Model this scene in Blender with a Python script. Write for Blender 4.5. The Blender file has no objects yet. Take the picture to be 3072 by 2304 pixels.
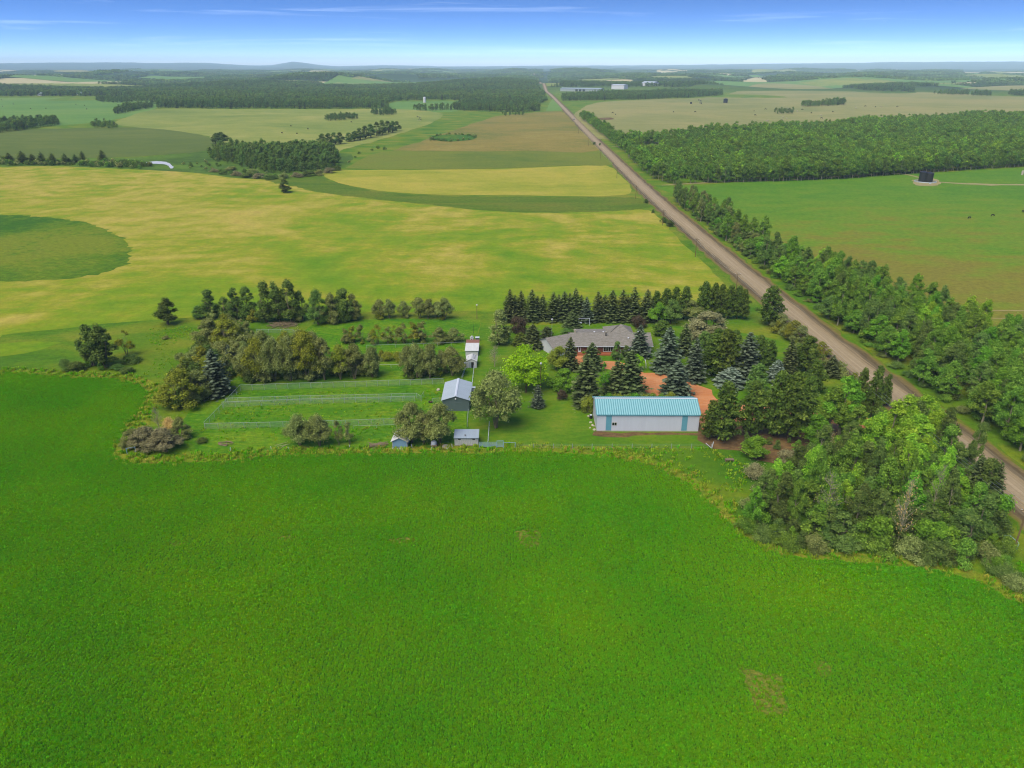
import bpy, bmesh, math, random
import numpy as np
from mathutils import Vector

# ------------------------------------------------------------------ camera, sky, sun, exposure
SC = bpy.context.scene
COL = SC.collection
F, CX, CY, H = 2205.0, 1536.0, 1152.0, 86.0          # focal length in photo pixels, photo centre, camera height
P = math.atan((1152 - 192) / F)
cp, sp = math.cos(P), math.sin(P)
cam = bpy.data.cameras.new('camera'); cam.sensor_width = 36; cam.lens = 36 * F / 3072
cam.clip_start = 0.5; cam.clip_end = 120000
camo = bpy.data.objects.new('camera', cam); COL.objects.link(camo)
camo.location = (0, 0, H); camo.rotation_euler = (math.pi / 2 - P, 0, 0)
SC.camera = camo

SUN_EL, SUN_AZ = 55, 215            # degrees; azimuth measured from +Y towards +X
W = bpy.data.worlds.new('World'); SC.world = W; W.use_nodes = True
wn, wl = W.node_tree.nodes, W.node_tree.links
wn.clear()
def wnode(t, **k):
    n = wn.new(t)
    for a, b in k.items(): setattr(n, a, b)
    return n
wtc = wnode('ShaderNodeTexCoord'); wsep = wnode('ShaderNodeSeparateXYZ'); wl.new(wtc.outputs['Generated'], wsep.inputs[0])
wmul = wnode('ShaderNodeMath', operation='MULTIPLY'); wmul.inputs[1].default_value = 7.5; wl.new(wsep.outputs['Z'], wmul.inputs[0])
wadd = wnode('ShaderNodeMath', operation='ADD'); wadd.inputs[1].default_value = 0.0; wl.new(wmul.outputs[0], wadd.inputs[0])
wcomb = wnode('ShaderNodeCombineXYZ')
wl.new(wsep.outputs['X'], wcomb.inputs[0]); wl.new(wsep.outputs['Y'], wcomb.inputs[1]); wl.new(wadd.outputs[0], wcomb.inputs[2])
sky = wnode('ShaderNodeTexSky', sky_type='NISHITA'); sky.sun_disc = False
sky.sun_elevation = math.radians(SUN_EL); sky.sun_rotation = math.radians(SUN_AZ)
sky.altitude = 300; sky.air_density = 1.0; sky.dust_density = 0.5; sky.ozone_density = 6.0
wl.new(wcomb.outputs[0], sky.inputs[0])
whs = wnode('ShaderNodeHueSaturation'); whs.inputs['Saturation'].default_value = 1.2; whs.inputs['Value'].default_value = .95; whs.inputs['Hue'].default_value = .502
wtn = wnode('ShaderNodeMix', data_type='RGBA', blend_type='MULTIPLY'); wtn.inputs['Factor'].default_value = 1; wtn.inputs['B'].default_value = (.99, .94, 1.0, 1); wl.new(sky.outputs[0], wtn.inputs['A']); wl.new(wtn.outputs['Result'], whs.inputs['Color'])
# thin high cloud streaks
wmap = wnode('ShaderNodeMapping'); wmap.inputs['Scale'].default_value = (2.2, 2.2, 60); wl.new(wtc.outputs['Generated'], wmap.inputs[0])
wno = wnode('ShaderNodeTexNoise'); wno.inputs['Scale'].default_value = 1.6; wno.inputs['Detail'].default_value = 7; wno.inputs['Roughness'].default_value = .6; wno.inputs['Distortion'].default_value = .6
wl.new(wmap.outputs[0], wno.inputs['Vector'])
wra = wnode('ShaderNodeMapRange'); wra.inputs['From Min'].default_value = .55; wra.inputs['From Max'].default_value = .92; wra.inputs['To Max'].default_value = .22
wl.new(wno.outputs['Fac'], wra.inputs['Value'])
wmix = wnode('ShaderNodeMix', data_type='RGBA'); wl.new(wra.outputs[0], wmix.inputs['Factor']); wl.new(whs.outputs[0], wmix.inputs['A'])
wmix.inputs['B'].default_value = (9.0, 10.0, 11.5, 1)
bg = wnode('ShaderNodeBackground'); bg.inputs['Strength'].default_value = 0.098
wl.new(wmix.outputs['Result'], bg.inputs[0])
wo = wnode('ShaderNodeOutputWorld'); wl.new(bg.outputs[0], wo.inputs[0])

sl = bpy.data.lights.new('sun', 'SUN'); sl.energy = 2.6; sl.angle = math.radians(50); sl.color = (1, .94, .84)
so = bpy.data.objects.new('sun', sl); COL.objects.link(so)
e, a = math.radians(SUN_EL), math.radians(SUN_AZ)
sd = Vector((math.sin(a) * math.cos(e), math.cos(a) * math.cos(e), math.sin(e)))
so.rotation_euler = sd.to_track_quat('Z', 'Y').to_euler(); so.location = (0, 0, 300)

SC.view_settings.view_transform = 'Standard'; SC.view_settings.look = 'None'
SC.view_settings.exposure = 1.5; SC.view_settings.gamma = 1; SC.view_settings.use_curve_mapping = False
SC.cycles.max_bounces = 6; SC.cycles.diffuse_bounces = 4; SC.cycles.transparent_max_bounces = 12
SC.cycles.volume_bounces = 0; SC.cycles.use_denoising = True; SC.cycles.pixel_filter_type = 'BLACKMAN_HARRIS'; SC.cycles.filter_width = 1.15

# ------------------------------------------------------------------ photo pixel <-> ground
rng = np.random.default_rng(7); random.seed(7)
_dirs = [(rng.uniform(0, 2 * math.pi), rng.uniform(500, 1900), rng.uniform(0, 6.28)) for _ in range(14)]
def smooth(a, b, x): t = np.clip((x - a) / (b - a), 0, 1); return t * t * (3 - 2 * t)
def T(x, y):
    """terrain height: flat near the farm, rolling beyond 2 km, low hills on the horizon"""
    x = np.asarray(x, float); y = np.asarray(y, float); r = np.hypot(x, y); az = np.degrees(np.arctan2(x, y))
    z = np.zeros_like(r)
    for an, wv, ph in _dirs: z = z + np.sin((x * math.cos(an) + y * math.sin(an)) * 2 * math.pi / wv + ph)
    z = z * 4.6 * smooth(2200, 4200, r) * (1 - .5 * smooth(9000, 15000, r))
    far = smooth(15000, 23000, r)
    for a0, s, hh in ((-15.0, 1.5, 120), (-15.2, .5, 30), (-27, 5, 105), (-36, 6, 95), (-21, 3, 80), (-9, 3, 40), (18, 9, 70), (32, 10, 130), (4, 6, 25)):
        z = z + far * hh * np.exp(-((az - a0) / s) ** 2)
    return z
def ray(px, py, z):
    u = (px - CX) / F; v = (py - CY) / F
    dz = -sp - v * cp; t = (z - H) / dz
    return u * t, (cp - v * sp) * t
def G(px, py, z=0.0):
    x, y = ray(px, py, z)
    if py < 300:
        for _ in range(8):
            zz = float(T(x, y)); x2, y2 = ray(px, py, min(zz + z, 60)); x, y = .5 * (x + x2), .5 * (y + y2)
    return Vector((x, y, z))
def depth(x, y, z=0): return y * cp - (z - H) * sp
def project(x, y, z):
    d = depth(x, y, z); return CX + F * x / d, CY + F * (-y * sp - (z - H) * cp) / d
def hgt(bx, by, ty):
    g = G(bx, by); v = (ty - CY) / F
    return H - (g.y * sp + v * g.y * cp) / (cp - v * sp)

# ------------------------------------------------------------------ materials
EX = 2.2
def lin(c): c /= 255.0; return c / 12.92 if c <= .04045 else ((c + .055) / 1.055) ** 2.4
def S(r, g, b, k=1.0): return tuple(min(.9, lin(v) / EX * k * c) for v, c in ((r, 1.04), (g, 1.0), (b, .62 + .38 * (b / 255) ** 1.5))) + (1,)
class NT:
    def __init__(s, name):
        s.m = bpy.data.materials.new(name); s.m.use_nodes = True; s.t = s.m.node_tree; s.t.nodes.clear()
        s.out = s.t.nodes.new('ShaderNodeOutputMaterial')
    def n(s, t, ins=None, **k):
        nd = s.t.nodes.new(t)
        for a, b in k.items(): setattr(nd, a, b)
        for a, b in (ins or {}).items():
            if hasattr(b, 'is_output'): s.t.links.new(b, nd.inputs[a])
            else: nd.inputs[a].default_value = b
        return nd
    def noise(s, vec, scale, detail=4, rough=.55, dist=0):
        return s.n('ShaderNodeTexNoise', {'Vector': vec, 'Scale': scale, 'Detail': detail, 'Roughness': rough, 'Distortion': dist}).outputs['Fac']
    def math(s, op, a, b=0.0): return s.n('ShaderNodeMath', {0: a, 1: b}, operation=op).outputs[0]
    def mapr(s, v, a, b, c, d): return s.n('ShaderNodeMapRange', {'Value': v, 'From Min': a, 'From Max': b, 'To Min': c, 'To Max': d}).outputs[0]
    def ramp(s, fac, stops):
        r = s.n('ShaderNodeValToRGB', {'Fac': fac}); el = r.color_ramp.elements
        while len(el) > 1: el.remove(el[-1])
        el[0].position = stops[0][0]; el[0].color = stops[0][1]
        for p, c in stops[1:]: q = el.new(p); q.color = c
        return r.outputs['Color']
    def mix(s, f, a, b, mode='MIX'):
        return s.n('ShaderNodeMix', {'Factor': f, 'A': a, 'B': b}, data_type='RGBA', blend_type=mode).outputs['Result']
    def mapping(s, vec, scale, rot=(0, 0, 0)): return s.n('ShaderNodeMapping', {'Vector': vec, 'Scale': scale, 'Rotation': rot}).outputs[0]
    def pos(s): return s.n('ShaderNodeNewGeometry').outputs['Position']
    def val(s, col, v): return s.n('ShaderNodeHueSaturation', {'Color': col, 'Value': v}).outputs['Color']
    def done(s, col, rough=.9, spec=.2, bump=None, bstr=.4, bdist=.1, metal=0):
        ins = {'Base Color': col, 'Roughness': rough, 'Specular IOR Level': spec, 'Metallic': metal}
        if bump is not None: ins['Normal'] = s.n('ShaderNodeBump', {'Height': bump, 'Strength': bstr, 'Distance': bdist}).outputs[0]
        b = s.n('ShaderNodeBsdfPrincipled', ins); s.t.links.new(b.outputs[0], s.out.inputs[0]); return s.m
M = {}
def field_mat(name, stops, big=90., stretch=(1, 3, 1), fine=1.2, speck=.35, bump=.5, rot=0., dist=.6, mid=.35, rows=0.0, tram=None, bias=None, spots=()):
    """a crop or grass surface: large patches, row-wise streaks, plant-size speckle"""
    m = NT(name); p = m.pos()
    sc = m.mapping(p, (stretch[0] / big, stretch[1] / big, 1 / big), (0, 0, rot))
    n1 = m.noise(sc, 1.0, 8, .62, dist)
    n2 = m.noise(m.mapping(p, (stretch[0] * 6 / big, stretch[1] * 9 / big, 1), (0, 0, rot)), 1.0, 4, .6)
    f = m.math('ADD', m.math('MULTIPLY', n1, 1 - mid), m.math('MULTIPLY', n2, mid))
    if rows: f = m.math('ADD', f, m.math('MULTIPLY', m.math('SUBTRACT', m.noise(m.mapping(p, (.014, .16, .1), (0, 0, rot)), 1., 4, .65), .5), rows * 1.6))
    if bias:                                         # the crop ripens unevenly across the field
        sx = m.n('ShaderNodeSeparateXYZ', {0: p})
        f = m.math('ADD', f, m.math('MULTIPLY', m.mapr(sx.outputs[bias[0]], bias[1], bias[2], -1, 1), bias[3]))
    for cx_, cy_, r0, r1, wt in spots:               # ground that ripens or stays wet round a low spot
        dv = m.n('ShaderNodeVectorMath', {0: p, 1: (cx_, cy_, 0)}, operation='DISTANCE').outputs['Value']
        f = m.math('ADD', f, m.mapr(m.math('ADD', dv, m.math('MULTIPLY', m.math('SUBTRACT', n2, .5), (r1 - r0) * .8)), r0, r1, wt, 0))
    col = m.ramp(m.mapr(f, .32, .68, 0, 1), stops)
    n5 = m.noise(m.mapping(p, (.022, .42, .1), (0, 0, rot)), 1., 4, .65)
    n3 = m.noise(p, fine, 3, .7); n4 = m.noise(p, fine * 3.7, 2, .6)
    v = m.math('ADD', m.mapr(n3, .3, .7, 1 - speck, 1 + speck), m.mapr(n4, .3, .7, -speck * .6, speck * .6))
    if rows: v = m.math('ADD', v, m.mapr(n5, .3, .7, -rows, rows))
    if tram:                                         # sprayer and swather passes running away along the field
        sx2 = m.n('ShaderNodeSeparateXYZ', {0: m.mapping(p, (1, 1, 1), (0, 0, tram[2]))}); wv = m.math('SINE', m.math('ADD', m.math('MULTIPLY', sx2.outputs[0], 6.283 / tram[0]), m.math('MULTIPLY', n1, 5.)))
        v = m.math('ADD', v, m.math('MULTIPLY', m.math('MULTIPLY', wv, m.mapr(n2, .35, .65, 0, 1)), tram[1]))
    col = m.val(col, v)
    M[name] = m.done(col, .95, .1, m.math('ADD', n3, m.math('MULTIPLY', n4, .5)), bump, .25); return M[name]
def plain(name, c, rough=.7, var=.12, scale=2., spec=.3, metal=0, bump=0, streak=None, k=1.0):
    m = NT(name); tc = m.n('ShaderNodeTexCoord').outputs['Object']
    vec = m.mapping(tc, streak) if streak else tc
    n = m.noise(vec, scale, 5, .65)
    col = m.val(m.mix(0., S(*c, k=k), S(*c, k=k)), m.mapr(n, .3, .7, 1 - var, 1 + var))
    M[name] = m.done(col, rough, spec, n if bump else None, bump or .1, .05, metal); return M[name]

def leaf_mat(name, dark, light, k=2.75, trans=.42, hv=.13, patch=None):
    m = NT(name)
    at = m.n('ShaderNodeAttribute', attribute_name='v').outputs['Fac']
    oi = m.n('ShaderNodeObjectInfo').outputs['Random']
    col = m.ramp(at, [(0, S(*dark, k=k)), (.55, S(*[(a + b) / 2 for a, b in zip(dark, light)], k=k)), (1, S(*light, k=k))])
    col = m.n('ShaderNodeHueSaturation', {'Color': col, 'Hue': m.mapr(oi, 0, 1, .485, .515), 'Value': m.mapr(oi, 0, 1, 1 - hv, 1 + hv)}).outputs[0]
    if patch:                                        # stands of one clone or one soil share a tint
        loc = m.n('ShaderNodeObjectInfo').outputs['Location']; pn = m.noise(loc, 1 / patch[0], patch[2] if len(patch) > 2 else 3, .6)
        col = m.mix(m.mapr(pn, .38, .66, 0, 1), col, m.mix(1., col, patch[1] + (1,), 'MULTIPLY'))
    d = m.n('ShaderNodeBsdfDiffuse', {'Color': col}); t = m.n('ShaderNodeBsdfTranslucent', {'Color': col})
    mx = m.n('ShaderNodeMixShader', {0: trans, 1: d.outputs[0], 2: t.outputs[0]})
    m.t.links.new(mx.outputs[0], m.out.inputs[0]); M[name] = m.m; return m.m

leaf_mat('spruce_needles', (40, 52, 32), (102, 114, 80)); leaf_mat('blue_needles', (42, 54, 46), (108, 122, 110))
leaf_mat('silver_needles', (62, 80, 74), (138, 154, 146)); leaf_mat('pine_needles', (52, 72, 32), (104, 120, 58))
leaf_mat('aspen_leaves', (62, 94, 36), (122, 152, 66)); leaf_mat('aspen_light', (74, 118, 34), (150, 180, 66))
leaf_mat('aspen_dark', (60, 86, 44), (112, 134, 74)); leaf_mat('willow_leaves', (74, 86, 48), (140, 148, 98))
leaf_mat('olive_leaves', (82, 94, 34), (138, 142, 62)); leaf_mat('lime_leaves', (92, 136, 22), (146, 178, 44))
leaf_mat('green_leaves', (62, 100, 32), (116, 156, 58)); leaf_mat('poplar_leaves', (52, 72, 38), (104, 120, 66))
leaf_mat('grey_leaves', (92, 92, 72), (142, 138, 112)); leaf_mat('purple_leaves', (56, 50, 46), (92, 80, 72))
leaf_mat('dead_leaves', (150, 128, 88), (196, 170, 122)); leaf_mat('wood_leaves', (50, 78, 38), (104, 130, 60), hv=.2, patch=(60., (1.35, 1.3, .9)))
leaf_mat('woodfar_leaves', (54, 78, 44), (94, 116, 66), hv=.22, patch=(320., (1.5, 1.35, 1.0)))
leaf_mat('crop_leaves', (50, 108, 10), (104, 160, 24), k=2.7, hv=.20, patch=(34., (1.6, 1.12, .8), 2.5)); leaf_mat('weed_leaves', (98, 130, 28), (150, 162, 58), k=2.5, hv=.22)
leaf_mat('straw_leaves', (130, 134, 44), (176, 168, 84), k=2.3)
plain('bark', (96, 86, 72), .95, .3, 1.5, .1, bump=.4, streak=(4, 4, .6)); plain('pale_bark', (176, 172, 150), .9, .25, 1.2, .1, streak=(1, 1, 3))
plain('grey_bark', (140, 132, 116), .95, .25, 1.5, .1)

# ------------------------------------------------------------------ mesh helpers
class MB:
    def __init__(s): s.v = []; s.f = []
    def quad(s, *p): i = len(s.v); s.v += [tuple(q) for q in p]; s.f.append(tuple(range(i, i + len(p)))); return s
    def box(s, x0, x1, y0, y1, z0, z1, bev=0):
        i = len(s.v)
        s.v += [(x, y, z) for z in (z0, z1) for y in (y0, y1) for x in (x0, x1)]
        for q in ((0, 2, 3, 1), (4, 5, 7, 6), (0, 1, 5, 4), (2, 6, 7, 3), (0, 4, 6, 2), (1, 3, 7, 5)): s.f.append(tuple(i + k for k in q))
        return s
    def tube(s, pts, rads, n=6, cap=True):
        pts = [Vector(p) for p in pts]
        if not hasattr(rads, '__len__'): rads = [rads] * len(pts)
        i0 = len(s.v)
        for k, p in enumerate(pts):
            d = (pts[min(k + 1, len(pts) - 1)] - pts[max(k - 1, 0)]).normalized()
            up = Vector((0, 0, 1)) if abs(d.z) < .9 else Vector((1, 0, 0))
            a = d.cross(up).normalized(); b = d.cross(a).normalized()
            for j in range(n):
                t = 2 * math.pi * j / n; s.v.append(tuple(p + (a * math.cos(t) + b * math.sin(t)) * rads[k]))
        for k in range(len(pts) - 1):
            for j in range(n):
                s.f.append((i0 + k * n + j, i0 + k * n + (j + 1) % n, i0 + (k + 1) * n + (j + 1) % n, i0 + (k + 1) * n + j))
        if cap:
            s.f.append(tuple(i0 + j for j in range(n))); s.f.append(tuple(i0 + (len(pts) - 1) * n + n - 1 - j for j in range(n)))
        return s
    def lathe(s, prof, n=16, c=(0, 0, 0)):
        i0 = len(s.v)
        for r, z in prof:
            for j in range(n): t = 2 * math.pi * j / n; s.v.append((c[0] + r * math.cos(t), c[1] + r * math.sin(t), c[2] + z))
        for k in range(len(prof) - 1):
            for j in range(n): s.f.append((i0 + k * n + j, i0 + k * n + (j + 1) % n, i0 + (k + 1) * n + (j + 1) % n, i0 + (k + 1) * n + j))
        s.f.append(tuple(i0 + n - 1 - j for j in range(n))); s.f.append(tuple(i0 + (len(prof) - 1) * n + j for j in range(n)))
        return s
    def gable(s, x0, x1, y0, y1, z0, ze, zr):        # closed prism, ridge along x
        ym = (y0 + y1) / 2; i = len(s.v)
        for x in (x0, x1): s.v += [(x, y0, z0), (x, y1, z0), (x, y1, ze), (x, ym, zr), (x, y0, ze)]
        s.f += [(i, i + 4, i + 3, i + 2, i + 1), (i + 5, i + 6, i + 7, i + 8, i + 9)]
        for k in range(5): q = (k + 1) % 5; s.f.append((i + k, i + q, i + 5 + q, i + 5 + k))
        return s
    def slab(s, a, b, c, d, t):                      # thick sheet over the quad a b c d
        a, b, c, d = map(Vector, (a, b, c, d)); n = (b - a).cross(d - a).normalized() * t; i = len(s.v)
        s.v += [tuple(q) for q in (a, b, c, d, a + n, b + n, c + n, d + n)]
        for q in ((3, 2, 1, 0), (4, 5, 6, 7), (0, 1, 5, 4), (1, 2, 6, 5), (2, 3, 7, 6), (3, 0, 4, 7)): s.f.append(tuple(i + k for k in q))
        return s
    def mesh(s, name, mat):
        me = bpy.data.meshes.new(name); me.from_pydata(s.v, [], s.f)
        if mat: me.materials.append(M[mat] if isinstance(mat, str) else mat)
        return me
    def build(s, name, mat, parent=None, loc=(0, 0, 0), smooth=False):
        me = s.mesh(name, mat)
        if smooth: me.shade_smooth()
        return link(name, me, parent, loc)
def link(name, me, parent=None, loc=(0, 0, 0)):
    o = bpy.data.objects.new(name, me); COL.objects.link(o); o.location = loc
    if parent: o.parent = parent
    return o
def tag(o, label=None, cat=None, group=None, kind=None):
    for k, v in (('label', label), ('category', cat), ('group', group), ('kind', kind)):
        if v: o[k] = v
    return o
def thing(name, label, cat, loc=(0, 0, 0), rz=0., group=None):
    o = link(name, None, None, loc); o.rotation_euler = (0, 0, rz); return tag(o, label, cat, group)
_ones = 'zeroth first second third fourth fifth sixth seventh eighth ninth tenth eleventh twelfth thirteenth fourteenth fifteenth sixteenth seventeenth eighteenth nineteenth'.split()
_tens = {2: 'twenty', 3: 'thirty', 4: 'forty', 5: 'fifty', 6: 'sixty', 7: 'seventy', 8: 'eighty', 9: 'ninety'}
def nth(n):
    if n < 20: return _ones[n]
    if n % 10 == 0: return _tens[n // 10][:-1] + 'ieth'
    return _tens[n // 10] + '-' + _ones[n % 10]

# ------------------------------------------------------------------ ground surfaces
def catmull(pts, step):
    out = []; n = len(pts)
    for i in range(n - 1):
        p0, p1, p2, p3 = [np.array(pts[min(max(i + k, 0), n - 1)], float)[:2] for k in (-1, 0, 1, 2)]
        m = max(1, int(np.linalg.norm(p2 - p1) / step))
        for k in range(m):
            t = k / m
            out.append(.5 * (2 * p1 + (p2 - p0) * t + (2 * p0 - 5 * p1 + 4 * p2 - p3) * t * t + (3 * p1 - p0 - 3 * p2 + p3) * t ** 3))
    out.append(np.array(pts[-1], float)[:2]); return np.array(out)
def wob(pts, amp, wave):
    """roughen an outline as mowing, ploughing and weeds do"""
    if amp <= 0: return pts
    r = np.random.default_rng(int(abs(pts).sum()) % 100000); ph = r.uniform(0, 6.28, 6); s = np.cumsum(np.r_[0, np.hypot(*np.diff(pts, axis=0).T)])
    d = sum(np.sin(s * 2 * math.pi / (wave * f) + p) / 2.2 for f, p in zip((1, .53, .31, 2.3, .17, .23), ph)) * amp
    t = np.gradient(pts, axis=0); nrm = np.stack([-t[:, 1], t[:, 0]], 1); nrm /= np.linalg.norm(nrm, axis=1)[:, None] + 1e-9
    return pts + nrm * d[:, None]
def px(pts): return [tuple(G(x, y))[:2] for x, y in pts]
OV = 3072 / 2212
def ov(pts): return px([(x * OV, y * OV) for x, y in pts])
def sheet(name, pts, z, mat, step=4., amp=.4, wave=14., curve=True, label=None, drape=False, close=True):
    """one flat surface of the setting"""
    P2 = list(pts) + ([pts[0]] if close else [])
    Q = catmull(P2, step)[:-1] if curve else np.array(pts, float)
    Q = wob(Q, amp, wave)
    bm = bmesh.new(); vs = [bm.verts.new((x, y, z)) for x, y in Q]; f = bm.faces.new(vs)
    if f.calc_area() and f.normal.z < 0: f.normal_flip()
    bmesh.ops.triangulate(bm, faces=bm.faces[:])
    if drape:
        bmesh.ops.subdivide_edges(bm, edges=bm.edges[:], cuts=7, use_grid_fill=True)
        for v in bm.verts: v.co.z = z + float(T(v.co.x, v.co.y))
    bm.normal_update()
    for f in bm.faces:
        if f.normal.z < 0: f.normal_flip()
    me = bpy.data.meshes.new(name); bm.to_mesh(me); bm.free(); me.materials.append(M[mat])
    o = link(name, me); o['kind'] = 'structure'
    if label: o['label'] = label
    return o, Q
def strip(name, pts, w, z, mat, step=6., crown=0.06, amp=.25, parent=None):
    """a road or track: a band with UV across (u) and along (v)"""
    Q = catmull(pts, step); t = np.gradient(Q, axis=0); t /= np.linalg.norm(t, axis=1)[:, None]; n = np.stack([t[:, 1], -t[:, 0]], 1)
    s = np.cumsum(np.r_[0, np.hypot(*np.diff(Q, axis=0).T)]); K = 7; v = []; uv = []
    r = np.random.default_rng(3); ja = r.normal(0, amp, (len(Q), 2))
    for i in range(len(Q)):
        for k in range(K):
            u = k / (K - 1); off = (u - .5) * w + (ja[i, 0] if k == 0 else ja[i, 1] if k == K - 1 else 0)
            p = Q[i] + n[i] * off; zz = float(T(p[0], p[1])) if p[1] > 1900 else 0
            v.append((p[0], p[1], z + zz + crown * (1 - (2 * u - 1) ** 2))); uv.append((u, s[i]))
    f = [(i * K + k, i * K + k + 1, (i + 1) * K + k + 1, (i + 1) * K + k) for i in range(len(Q) - 1) for k in range(K - 1)]
    me = bpy.data.meshes.new(name); me.from_pydata(v, [], f); me.materials.append(M[mat])
    ul = me.uv_layers.new(name='UVMap'); li = np.zeros(len(me.loops), int); me.loops.foreach_get('vertex_index', li)
    ul.data.foreach_set('uv', np.array(uv)[li].ravel()); me.shade_smooth()
    o = link(name, me, parent)
    if not parent: o['kind'] = 'structure'
    return o
def inside(x, y, poly):
    poly = np.asarray(poly); c = np.zeros(len(x), bool); j = len(poly) - 1
    for i in range(len(poly)):
        xi, yi = poly[i]; xj, yj = poly[j]
        c ^= ((yi > y) != (yj > y)) & (x < (xj - xi) * (y - yi) / (yj - yi + 1e-12) + xi); j = i
    return c
def fill(poly, spacing, jit=.45, seed=1):
    poly = np.asarray(poly); r = np.random.default_rng(seed); a = poly.min(0); b = poly.max(0)
    gx, gy = np.meshgrid(np.arange(a[0], b[0], spacing), np.arange(a[1], b[1], spacing))
    x = gx.ravel() + r.uniform(-jit, jit, gx.size) * spacing; y = gy.ravel() + r.uniform(-jit, jit, gx.size) * spacing
    k = inside(x, y, poly); return x[k], y[k]
# ------------------------------------------------------------------ ground materials
g1 = NT('ground_mat'); pp = g1.pos()
ln = g1.n('ShaderNodeVectorMath', {0: pp}, operation='LENGTH').outputs['Value']
na = g1.noise(g1.mapping(pp, (.03, .05, .03)), 1., 5, .6, .5); nb = g1.noise(pp, .7, 4, .7); nc = g1.noise(pp, 3.1, 3, .6)
ga = g1.ramp(g1.mapr(na, .3, .7, 0, 1), [(0, S(68, 118, 14)), (.35, S(94, 134, 18)), (.65, S(122, 142, 32)), (1, S(146, 146, 58))])
ga = g1.val(ga, g1.math('ADD', g1.mapr(nb, .3, .7, .78, 1.22), g1.mapr(nc, .3, .7, -.18, .18)))
nd_ = g1.noise(g1.mapping(pp, (.0012, .0028, .001)), 1., 6, .6, .4); ne_ = g1.noise(g1.mapping(pp, (.009, .018, .01)), 1., 3, .6)
gw = g1.ramp(g1.math('ADD', g1.math('MULTIPLY', nd_, .75), g1.math('MULTIPLY', ne_, .25)),
             [(0, S(42, 66, 40)), (.45, S(58, 84, 48)), (.6, S(76, 100, 56)), (.655, S(96, 114, 70)), (.67, S(170, 170, 118)), (.8, S(190, 184, 132))])
gm = g1.mix(g1.mapr(ln, 2600, 3400, 0, 1), ga, gw)
M['ground'] = g1.done(gm, .95, .1, g1.math('ADD', nb, g1.math('MULTIPLY', nc, .5)), .5, .3)

field_mat('crop', [(0, S(56, 114, 16)), (.35, S(66, 126, 14)), (.65, S(78, 138, 16)), (.85, S(92, 146, 18)), (1, S(104, 150, 26))], big=110, stretch=(1, 1.6, 1), fine=2.6, speck=.18, bump=.3, mid=.3)
_mc = ray(70, 748, 0)
field_mat('grain', [(0, S(92, 142, 12)), (.22, S(110, 150, 16)), (.42, S(132, 158, 26)), (.58, S(156, 162, 46)), (.74, S(178, 172, 76)), (.9, S(190, 176, 88)), (1, S(184, 166, 84))], big=110, stretch=(1, 1.0, 1), fine=.45, speck=.14, bump=.4, rot=.12, mid=.45, dist=1.4, rows=.035, tram=(11., .06, .1), bias=(1, 380, 600, .075), spots=[(_mc[0], _mc[1], 60, 190, .13), (70, 330, 10, 150, .10), (0, 420, 20, 220, .035)])
field_mat('grain_far', [(0, S(120, 146, 34)), (.35, S(160, 166, 56)), (.7, S(184, 176, 76)), (1, S(200, 180, 86))], big=170, stretch=(1, 1.2, 1), fine=.3, speck=.1, mid=.4, rows=.025)
field_mat('marsh', [(0, S(54, 102, 12)), (.42, S(64, 112, 10)), (.7, S(96, 130, 14)), (.9, S(112, 136, 22)), (1, S(126, 140, 34))], big=34, stretch=(1, 1.0, 1), fine=.5, speck=.25, mid=.5, spots=[(_mc[0], _mc[1], 25, 80, .2)])
field_mat('swale', [(0, S(74, 112, 18)), (.5, S(100, 126, 28)), (1, S(128, 128, 48))], big=60, stretch=(.6, 3, 1), fine=.4, speck=.2)
field_mat('olive_field', [(0, S(96, 122, 42)), (.5, S(126, 136, 50)), (.8, S(120, 138, 46)), (1, S(150, 138, 66))], big=160, stretch=(1, 1.2, 1), fine=.3, speck=.14, rows=.025)
field_mat('brown_field', [(0, S(112, 122, 56)), (.35, S(134, 132, 64)), (.65, S(152, 138, 72)), (.85, S(160, 148, 82)), (1, S(124, 128, 58))], big=150, stretch=(1, 1.2, 1), fine=.25, speck=.16, rows=.025)
field_mat('hay_field', [(0, S(116, 138, 64)), (.4, S(138, 154, 76)), (.7, S(158, 164, 88)), (1, S(180, 176, 108))], big=200, stretch=(1, 1.2, 1), fine=.2, speck=.1, rows=.025)
field_mat('dark_field', [(0, S(90, 112, 50)), (.5, S(104, 122, 54)), (1, S(124, 134, 64))], big=200, stretch=(1, 1.2, 1), fine=.25, speck=.1, rows=.025)
field_mat('wet_meadow', [(0, S(60, 90, 34)), (.5, S(88, 120, 38)), (.8, S(104, 138, 42)), (1, S(132, 140, 64))], big=70, stretch=(1, 1.2, 1), fine=.25, speck=.25)
field_mat('far_green', [(0, S(92, 134, 64)), (.5, S(112, 152, 72)), (1, S(132, 158, 84))], big=300, stretch=(1, 1.2, 1), fine=.15, speck=.1)
field_mat('pasture', [(0, S(88, 138, 28)), (.3, S(102, 144, 30)), (.55, S(116, 146, 34)), (.8, S(132, 138, 46)), (1, S(136, 132, 54))], big=120, stretch=(1, 1.2, 1), fine=.4, speck=.2, mid=.5, bias=(1, 330, 560, -.12), rows=.025)
field_mat('dry_pasture', [(0, S(126, 138, 82)), (.4, S(150, 152, 96)), (.7, S(166, 160, 106)), (1, S(160, 148, 102))], big=320, stretch=(1, 1.2, 1), fine=.15, speck=.1, rows=.025)
field_mat('tan_field', [(0, S(188, 184, 140)), (.5, S(206, 194, 152)), (1, S(196, 190, 146))], big=500, stretch=(1, 1.2, 1), fine=.1, speck=.06)
field_mat('lawn_grass', [(0, S(74, 126, 12)), (.35, S(88, 134, 16)), (.65, S(110, 142, 28)), (1, S(138, 146, 50))], big=20, stretch=(1, 1.6, 1), fine=1.1, speck=.14, bump=.25, mid=.4)
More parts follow.
